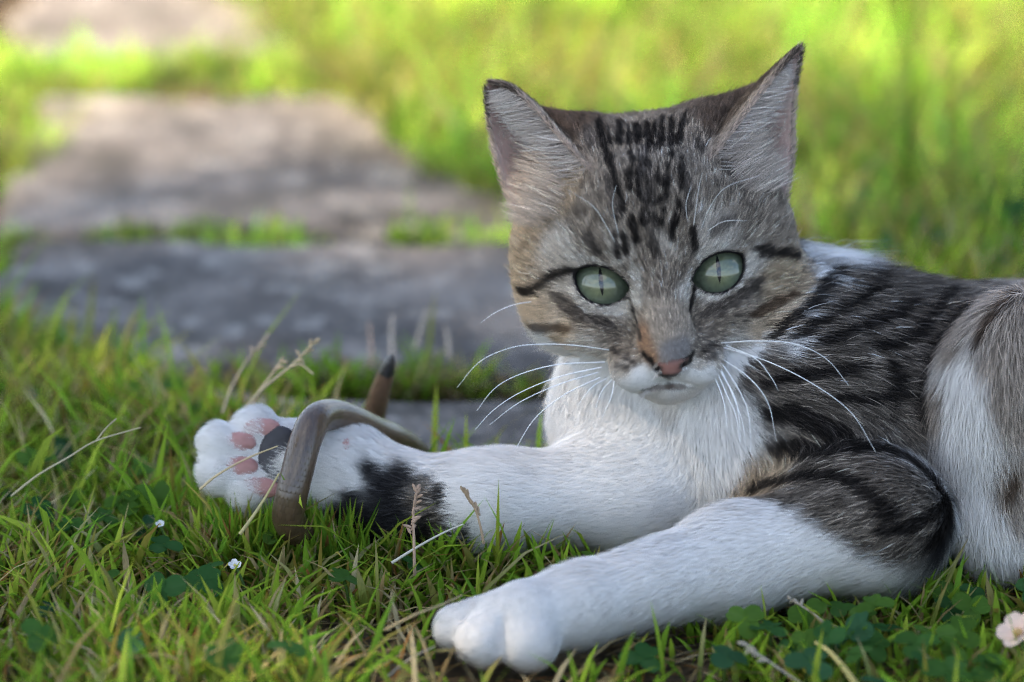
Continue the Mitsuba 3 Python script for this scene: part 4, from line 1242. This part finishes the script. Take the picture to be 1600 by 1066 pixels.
def blades(x, y, h, w, color, lean, tipcol=None, stiff=.5):
    N = len(x)
    th = rng.random(N) * 2 * np.pi; ax = np.stack([np.cos(th), np.sin(th), np.zeros(N)], 1)
    ln = lean * (.3 + rng.random(N))
    d0 = unit(np.array([0, 0, 1.0]) + ax * (ln * .5)[:, None]); d1 = unit(np.array([0, 0, 1.0]) * (1 - .8 * ln[:, None]) + ax * (ln * 1.6)[:, None])
    r = np.stack([x, y, np.full(N, -.004)], 1)
    sd = np.cross(ax, [0, 0, 1.0]) + .6 * ax * rng.normal(size=(N, 1)); sd = unit(sd)
    pts, p = [r], r
    for k in range(3):
        t = (k + .5) / 3
        d = unit(d0 * (1 - t) + d1 * t); p = p + d * (h / 3)[:, None]; pts.append(p)
    ok = ~(inside_cat(pts[0] + [0, 0, .004]) | inside_cat(pts[1]) | inside_cat(pts[2]) | inside_cat(pts[3]))
    vs, cs, ns = [], [], []
    tc = color if tipcol is None else tipcol
    for k, wk in enumerate((.8, 1.0, .8)):
        nn = unit(np.cross(sd, unit(pts[k + 1] - pts[k])))
        vs += [pts[k] - sd * (w * wk * .5)[:, None], pts[k] + sd * (w * wk * .5)[:, None]]
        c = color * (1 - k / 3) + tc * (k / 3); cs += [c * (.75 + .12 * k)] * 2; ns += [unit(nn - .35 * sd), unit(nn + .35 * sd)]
    vs.append(pts[3]); cs.append(tc); ns.append(nn)
    v = np.stack(vs, 1)[ok]; c = np.stack(cs, 1)[ok]; n = np.stack(ns, 1)[ok]
    tri = np.array([[0, 1, 3], [0, 3, 2], [2, 3, 5], [2, 5, 4], [4, 5, 6]])
    f = (np.arange(len(v))[:, None, None] * 7 + tri[None]).reshape(-1, 3)
    return v.reshape(-1, 3), f, n.reshape(-1, 3), np.clip(c.reshape(-1, 3), .004, .9)


GREENS = np.array([(.18, .32, .028), (.25, .38, .036), (.34, .42, .050), (.14, .28, .030), (.42, .42, .07)])
DRY = np.array([(.43, .34, .17), (.36, .25, .11), (.50, .42, .25), (.30, .15, .05), (.36, .30, .08)])


def sow(n, x0, x1, y0, y1, wmul=1.0, hmul=1.0, lean=.85):
    x, y = rng.uniform(x0, x1, n), rng.uniform(y0, y1, n)
    cov, h, dry = zones(x, y)
    k = rng.random(n) < cov
    x, y, h, dry = x[k], y[k], h[k], dry[k]; N = len(x)
    big = meshkit.fbm(np.stack([x * 16, y * 11, 0 * x + 5], -1), 3, 14)
    isdry = rng.random(N) < dry * np.where(y > .3, np.clip((big - .30) * 4.5, .15, 1.9), 1.0)
    h = h * np.where((y > .3) & (rng.random(N) < .08), 1.8, 1.0)
    pick = meshkit.noise(np.stack([x * 35, y * 35, 0 * x], -1), 4)
    gi = np.clip((pick * 3.6 + rng.normal(size=N) * 1.0), 0, 4.999).astype(int)
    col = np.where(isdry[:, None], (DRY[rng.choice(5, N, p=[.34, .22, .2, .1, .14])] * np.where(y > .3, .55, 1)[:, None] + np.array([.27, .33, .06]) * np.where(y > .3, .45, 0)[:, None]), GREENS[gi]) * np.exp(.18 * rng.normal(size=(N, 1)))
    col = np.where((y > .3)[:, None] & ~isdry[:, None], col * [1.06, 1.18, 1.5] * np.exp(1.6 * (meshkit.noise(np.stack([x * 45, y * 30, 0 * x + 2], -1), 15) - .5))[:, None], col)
    tip = np.where((rng.random(N) < .28)[:, None], DRY[rng.integers(0, 5, N)] * .8, col * 1.1)
    far = sst(.25, .6, y)
    hh = h * hmul * np.exp(.32 * rng.normal(size=N)); w = (.0013 + .0014 * rng.random(N)) * wmul * np.where(isdry, .7, 1.0)
    return blades(x, y, hh, w, col, np.where(isdry, lean * 1.5, lean), tip)


scene['m_grass'] = {'type': 'principledthin', 'base_color': VC, 'roughness': .45, 'spec_trans': 0.0, 'diff_trans': 1.0, 'spec_tint': 0.0, 'eta': 1.4}
_n = 2000
_x, _y = rng.uniform(-.098, .006, _n), rng.uniform(-.046, -.016, _n)
_dry = rng.random(_n) < .15
_m = np.arange(_n) < 700; _x = np.where(_m, rng.uniform(-.088, -.048, _n), _x); _y = np.where(_m, rng.uniform(-.044, -.022, _n), _y)
_h = np.where(_m, rng.uniform(.020, .031, _n), rng.uniform(.015, .025, _n))
near_tuft = blades(_x, _y, _h, .0014 + .0013 * rng.random(_n), np.where(_dry[:, None], DRY[rng.integers(0, 5, _n)], GREENS[rng.integers(0, 4, _n)]) * np.exp(.18 * rng.normal(size=(_n, 1))), np.where(_m, .22, .5))
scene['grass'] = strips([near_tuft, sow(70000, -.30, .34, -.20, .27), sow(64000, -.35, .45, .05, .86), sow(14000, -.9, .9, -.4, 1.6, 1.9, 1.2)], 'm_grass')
tag('grass', 'short green lawn grass with dry straw-coloured blades, growing between the stone slabs', 'grass', kind='stuff')

# flat dead straw and bits on the soil
N = 5200
x, y = rng.uniform(-.25, .27, N), rng.uniform(-.19, .17, N)
cov, h, dry = zones(x, y); k = (cov > .02); x, y = x[k], y[k]; N = len(x)
v, f, n, c = blades(x, y, .008 + .020 * rng.random(N), .0005 + .0009 * rng.random(N), DRY[rng.integers(0, 4, N)] * np.exp(.4 * rng.normal(size=(N, 1))) * .55, np.full(N, 2.2))
v[:, 2] = np.maximum(v[:, 2] * .45 - .002, -.003) + .002
scene['dead_straw'] = strips([(v, f, n, c)], 'm_grass')
tag('dead_straw', 'dead straw and bits of dry grass lying on the soil under the lawn', 'straw', kind='stuff')

# ---------------------------------------------------------------- clover
def leaflet(size, fold, notch=.10):
    """Rounded heart-shaped blade along +x, folded a little along its middle."""
    a = np.linspace(-2.6, 2.6, 13)
    r = size * .5
    xs = r + r * np.cos(a) * 1.0 - notch * size * np.exp(-(a / .35) ** 2); ys = r * .92 * np.sin(a)
    zs = fold * np.abs(ys) - .10 * xs ** 2 / size
    v = np.vstack([[0, 0, 0], np.stack([xs, ys, zs], 1), [[r * .7, 0, -.05 * size]]])
    k = len(a)
    f = [[k + 1, i, i + 1] for i in range(1, k)] + [[k + 1, 0, 1], [k + 1, k, 0]]
    return v, np.array(f)


def clover(x, y, h, size, tone, tilt):
    """stem mesh and three leaflets (vertices, faces, colours)"""
    th = rng.random() * 6.28
    top = np.array([x + .25 * h * math.cos(th + 2), y + .25 * h * math.sin(th + 2), h])
    P = bez([[x, y, -.004], [x * .7 + top[0] * .3, y * .7 + top[1] * .3, h * .55], top], np.linspace(0, 1, 6))
    out = []
    nrm = unit((np.array([0, -.35, 1.0]) + rng.normal(size=3) * tilt)[None])[0]
    e1 = unit(np.cross(nrm, [math.cos(th), math.sin(th), .1])[None])[0]; e2 = np.cross(nrm, e1)
    for k in range(3):
        a = k * 2.094 + rng.normal() * .12
        v, f = leaflet(size * (.9 + .2 * rng.random()), .12 + .25 * rng.random())
        dx = e1 * math.cos(a) + e2 * math.sin(a); dy = np.cross(nrm, dx)
        w = top + v[:, :1] * dx + v[:, 1:2] * dy + v[:, 2:] * nrm
        r = np.linalg.norm(v[:, :2] - [size * .5, 0], axis=1) / (size * .5)
        mark = np.exp(-((r - .52) / .18) ** 2)[:, None] * .35
        c = np.tile(tone, (len(v), 1)) * (1 - mark) + np.array([.17, .25, .13]) * mark
        out.append((w, f, c * np.exp(.08 * rng.normal())))
    return P, out


def leaf_mesh(w, f, c):
    n = np.zeros_like(w); fn = np.cross(w[f[:, 1]] - w[f[:, 0]], w[f[:, 2]] - w[f[:, 0]])
    for k in range(3): np.add.at(n, f[:, k], fn)
    return w, f, unit(n), np.clip(c, .004, .9)


CLOVER_SAYS = ['clover plant at the bottom edge beside the pale seed stalk', 'small clover plant at the bottom edge, left of the pale seed stalk', 'clover plant under the elbow fringe of the near foreleg',
               'bright clover plant below the elbow, between elbow and pink blossom', 'clover plant close under the middle of the near foreleg', 'clover plant just left of the pink blossom',
               'small clover plant right of the near paw toes, under the leg', 'clover plant at the bottom edge below and left of the pink blossom', 'clover plant in the left lawn below the long forked straw',
               'clover plant farthest left in the lawn, level with the lower paw', 'clover plant beside the smaller white flower', 'clover plant beside the larger white flower',
               'small clover plant at the foot of the snake', 'clover plant in front of the black foreleg patch, to its left', 'small clover plant below the upright reddish seed head', 'clover plant in the left lawn nearest the forked straw']
TONES = np.array([(.040, .115, .034), (.060, .145, .032), (.090, .185, .032), (.045, .120, .055)])
bits = []
def scatter_clover(n, x0, x1, y0, y1, s0, s1, h0, h1):
    for _ in range(n):
        x, y = rng.uniform(x0, x1), rng.uniform(y0, y1)
        cov, h, dry = zones(np.array([x]), np.array([y]))
        if cov[0] < .12 or rng.random() > .9: continue
        hh = rng.uniform(h0, h1)
        if inside_cat(np.array([[x, y, .004], [x, y, hh], [x - .006, y, hh], [x + .006, y, hh], [x, y + .006, hh]])).any(): continue
        P, out = clover(x, y, hh, rng.uniform(s0, s1), TONES[rng.integers(0, 4)], .45)
        st = tube(P, .00045, 4, False)
        bits.append(leaf_mesh(np.array(st.vertices), np.array(st.faces), np.tile([.09, .16, .04], (len(st.vertices), 1))))
        bits.extend(leaf_mesh(*o) for o in out)


scatter_clover(70, -.22, .0, -.16, .12, .0055, .0085, .006, .016)
scatter_clover(170, .02, .24, -.17, .02, .0045, .0075, .005, .012)
scatter_clover(160, .10, .34, .10, .45, .006, .010, .010, .022)
scene['clover'] = strips(bits, 'm_grass')
tag('clover', 'low green clover leaves growing through the lawn', 'clover', kind='stuff')
for k, (px, py, z, size, ti) in enumerate(((1258, 1034, .008, .0095, 3), (1130, 1030, .007, .0085, 3), (1345, 985, .010, .0100, 3), (1425, 1000, .012, .0095, 1), (1205, 985, .009, .0080, 0), (1515, 985, .012, .0100, 2),
                                            (995, 1028, .005, .0090, 0), (1470, 1045, .011, .0100, 1), (190, 790, .014, .0080, 2), (120, 815, .013, .0075, 1), (262, 845, .013, .0080, 0), (330, 905, .012, .0085, 0), (440, 838, .013, .0065, 2),
                                            (545, 905, .010, .0070, 1), (640, 885, .008, .0060, 0), (230, 735, .012, .0070, 2))):
    c0_ = atz(px, py, z)
    size *= .82; key = 'clover_plant' + ('' if k == 0 else '_%03d' % k)
    P, out = clover(c0_[0], c0_[1], z, size, TONES[ti], .25)
    scene[key + '__stem'] = strips([leaf_mesh(np.array(tube(P, .0005, 5).vertices), np.array(tube(P, .0005, 5).faces), np.tile([.09, .16, .04], (len(tube(P, .0005, 5).vertices), 1)))], 'm_grass')
    for q, o in enumerate(out):
        scene[key + '__leaflet' + ('' if q == 0 else '_%03d' % q)] = strips([leaf_mesh(*o)], 'm_grass')
    tag(key, CLOVER_SAYS[k], 'clover', 'clover plants in the front lawn')

# ---------------------------------------------------------------- dry stalks
scene['m_straw'] = {'type': 'principled', 'base_color': VC, 'roughness': .6, 'specular': .2}
def stalk(name, label, pts, r=.00055, color=(.47, .37, .22), head=None, branch=None):
    P = bez([at(*p) for p in pts], np.linspace(0, 1, 16))
    m = [tube(P, np.linspace(r, r * .45, 16), 6)]
    if branch: m.append(tube(bez([at(*p) for p in branch], np.linspace(0, 1, 8)), r * .6, 5))
    m = trimesh.util.concatenate(m)
    key = name; k = 0
    while key in scene or key + '__stem' in scene: k += 1; key = '%s_%03d' % (name, k)
    cc = np.array(color) * (.8 + .4 * meshkit.fbm(np.array(m.vertices) * 400, 2, 1))[:, None]
    if head is None:
        scene[key] = mikit.ply(m, 'm_straw', smooth=True, color=cc)
    else:
        scene[key + '__stem'] = mikit.ply(m, 'm_straw', smooth=True, color=cc)
        d = unit((P[-1] - P[-3])[None])[0]; hm = []
        for q in range(head):
            t = q / head
            b = P[-1] + d * (t - .75) * .0009 * head
            o = unit((d + .6 * rng.normal(size=3))[None])[0]
            e = trimesh.creation.icosphere(1, 1.0); e.apply_scale([.0005, .0005, .0016])
            e.apply_transform(trimesh.geometry.align_vectors([0, 0, 1], o)); e.apply_translation(b + o * .0012)
            hm.append(e)
        hm = trimesh.util.concatenate(hm)
        scene[key + '__seed_head'] = mikit.ply(hm, 'm_straw', smooth=True, color=np.array(color) * .85 * (.7 + .6 * rng.random((len(hm.vertices), 1))))
    tag(key, label, 'grass stalk')


D = 'dry_grass_stalk'
stalk(D, 'tall straw-coloured seed stalk with a side branch, rising behind the raised paw', [(376, 650, 1.33), (405, 613, 1.33), (459, 568, 1.33), (486, 540, 1.33)], .0006, head=10, branch=[(452, 574, 1.33), (470, 570, 1.328), (490, 585, 1.326)])
stalk(D, 'blurred straw seed stalk farthest left of those behind the raised paw', [(348, 645, 1.36), (362, 605, 1.36), (385, 565, 1.36), (411, 533, 1.36)], .0006, (.50, .38, .26), head=8)
stalk(D, 'short thick straw stalk between two taller stalks behind the raised paw', [(388, 650, 1.335), (405, 613, 1.335), (420, 592, 1.335), (438, 566, 1.335)], .0007, (.50, .37, .22), head=5)
stalk(D, 'long pale forked straw lying across the left lawn', [(18, 775, 1.30), (60, 742, 1.295), (108, 714, 1.293), (150, 689, 1.292), (220, 668, 1.29)], .0004, (.46, .40, .27), branch=[(150, 689, 1.292), (165, 670, 1.292), (182, 654, 1.292)])
stalk(D, 'thin straw stalk crossing in front of the pink toe pads', [(312, 765, 1.268), (340, 742, 1.268), (387, 716, 1.268), (434, 697, 1.266)], .00045, (.50, .38, .22))
stalk(D, 'straw stalk leaning in front of the lower toe beside the snake', [(375, 835, 1.262), (400, 800, 1.262), (418, 772, 1.262), (436, 740, 1.262)], .0006, (.40, .34, .16))
stalk(D, 'upright reddish seed head in front of the black foreleg patch', [(648, 900, 1.262), (647, 850, 1.262), (646, 805, 1.262), (649, 778, 1.262)], .0006, (.40, .27, .19), head=16)
stalk(D, 'brown seed head leaning left before the white foreleg', [(756, 850, 1.262), (750, 820, 1.262), (742, 795, 1.262), (730, 776, 1.262)], .0005, (.34, .24, .15), head=10)
stalk(D, 'pale dry twig slanting up in front of the black foreleg patch', [(612, 880, 1.262), (650, 856, 1.262), (690, 834, 1.262), (724, 819, 1.262)], .0005, (.50, .47, .40))
stalk(D, 'pinkish straw standing in the slab joint, left of the tail tip', [(581, 575, 1.46), (580, 545, 1.46), (577, 505, 1.46)], .0011, (.48, .34, .26))
stalk(D, 'pale straw standing in the slab joint directly behind the tail tip', [(613, 570, 1.46), (612, 535, 1.46), (613, 492, 1.46)], .0011, (.55, .46, .38))
stalk(D, 'pale straw leaning right in the slab joint, right of the tail tip', [(650, 545, 1.46), (657, 515, 1.46), (668, 482, 1.46)], .0009, (.52, .44, .34))
stalk(D, 'straw stump in the slab joint nearest the cat\'s chest', [(702, 560, 1.46), (700, 530, 1.46), (696, 508, 1.46)], .0010, (.50, .42, .34))
stalk(D, 'pale seed stalk at the bottom edge under the near foreleg', [(1262, 1075, 1.19), (1225, 1050, 1.19), (1196, 1030, 1.19), (1172, 1012, 1.19)], .0004, (.36, .32, .25), head=10)
stalk(D, 'yellow stalk rising from the bottom edge beside the clover', [(1345, 1080, 1.185), (1315, 1040, 1.19), (1295, 1018, 1.195), (1274, 1004, 1.20)], .0011, (.40, .34, .12))
stalk(D, 'short grey straw just under the fringe of the near foreleg', [(1290, 975, 1.215), (1265, 955, 1.22), (1236, 937, 1.225)], .00035, (.30, .26, .20), head=6)
stalk(D, 'bent straw lying on the soil left of the near paw', [(600, 985, 1.20), (650, 960, 1.20), (690, 945, 1.205), (722, 930, 1.215)], .0004, (.34, .27, .15))
stalk(D, 'grey straw on the bare soil below the near paw', [(600, 1062, 1.19), (640, 1030, 1.195), (680, 1010, 1.20)], .0004, (.30, .26, .20))

# ---------------------------------------------------------------- flowers
scene['m_petal'] = {'type': 'principledthin', 'base_color': VC, 'roughness': .6, 'diff_trans': .6, 'spec_trans': 0.0, 'eta': 1.35}
def flower(key, label, px, py, z, size, n, color, center, up=(0, -.6, 1)):
    c = atz(px, py, z)
    g = np.array([c[0] + .002, c[1] + .004, -.004])
    stm = tube(bez([g, g * .5 + c * .5 + [.0015, 0, 0], c], np.linspace(0, 1, 8)), .0005, 5)
    scene[key + '__stem'] = mikit.ply(stm, 'm_straw', smooth=True, color=np.tile([.10, .17, .05], (len(stm.vertices), 1)))
    nrm = unit(np.array([up], float))[0]; e1 = unit(np.cross(nrm, [1, .2, 0])[None])[0]; e2 = np.cross(nrm, e1)
    for k in range(n):
        a = 6.283 * k / n + rng.normal() * .15
        v, f = leaflet(size, .3 + .2 * rng.random(), .04)
        v[:, 2] += .5 * v[:, 0] ** 2 / size
        dx = e1 * math.cos(a) + e2 * math.sin(a); dy = np.cross(nrm, dx)
        w = c + v[:, :1] * dx + v[:, 1:2] * dy + v[:, 2:] * nrm
        scene[key + '__petal' + ('' if k == 0 else '_%03d' % k)] = strips([leaf_mesh(w, f, np.tile(color, (len(v), 1)) * (.9 + .15 * rng.random((len(v), 1))))], 'm_petal')
    b = trimesh.creation.icosphere(2, size * .22); b.apply_translation(c + nrm * size * .1)
    scene[key + '__center'] = mikit.ply(b, 'm_straw', smooth=True, color=np.tile(center, (len(b.vertices), 1)))
    tag(key, label, 'flower')


flower('white_flower', 'tiny white flower among clover below the raised paw', 367, 884, .011, .0021, 5, (.80, .80, .82), (.5, .45, .12))
flower('white_flower_001', 'tiny white flower left of and below the raised paw, the smaller one', 250, 820, .013, .0015, 5, (.80, .80, .82), (.5, .45, .12))
flower('pink_blossom', 'pale pink fallen blossom in the grass at the right edge', 1592, 990, .015, .0062, 5, (.80, .62, .54), (.55, .35, .15), up=(-.5, -.5, .8))

# ---------------------------------------------------------------- the tree outside the frame that shades the cat
CR_ = 1.3
HALF = np.array([1.5, 1.15, .95])                 # a clipped, box-shaped crown
CC_ = np.array([0.0, .372 - HALF[1], 0]) + SUN * 7.0
N = 13500
u = rng.uniform(-1, 1, (N, 3))
face = meshkit.fbm(np.stack([u[:, 0] * 9, u[:, 2] * 7, np.zeros(N)], 1), 3, 8)
cen = CC_ + u * HALF
cen[:, 1] += (face - .5) * .08 * sst(.3, 1, u[:, 1])
d0 = unit(rng.normal(size=(N, 3)) + [0, 0, -.3]); sdv = unit(np.cross(d0, rng.normal(size=(N, 3))))
Ls = .07 + .04 * rng.random(N); ws = Ls * .55
v = np.stack([cen, cen + d0 * (Ls * .5)[:, None] - sdv * (ws * .5)[:, None], cen + d0 * Ls[:, None], cen + d0 * (Ls * .5)[:, None] + sdv * (ws * .5)[:, None]], 1).reshape(-1, 3)
f = (np.arange(N)[:, None, None] * 4 + np.array([[0, 1, 2], [0, 2, 3]])[None]).reshape(-1, 3)
cl = np.repeat(np.array([.06, .11, .025]) * np.exp(.25 * rng.normal(size=(N, 1))), 4, 0)
scene['tree__crown'] = strips([(v, f, np.repeat(unit(np.cross(d0, sdv)), 4, 0), cl)], 'm_grass')
tr = [tube(bez([[CC_[0], CC_[1], -.1], [CC_[0] + .05, CC_[1], CC_[2] * .5], CC_ + [0, 0, .3]], np.linspace(0, 1, 14)), np.linspace(.14, .05, 14), 12)]
for k in range(9):
    a = rng.random() * 6.28; e = CC_ + np.array([math.cos(a), math.sin(a), rng.uniform(-.3, .5)]) * CR_ * .7
    tr.append(tube(bez([CC_ + [0, 0, rng.uniform(-.9, 0)], (CC_ + e) / 2 + [0, 0, .12], e], np.linspace(0, 1, 8)), np.linspace(.045, .01, 8), 8))
tr = trimesh.util.concatenate(tr)
scene['m_bark'] = {'type': 'diffuse', 'reflectance': rgb(.11, .085, .06)}
scene['tree__trunk'] = mikit.ply(tr, 'm_bark', smooth=True)
tag('tree', 'leafy tree beside the lawn that shades the cat', 'tree')
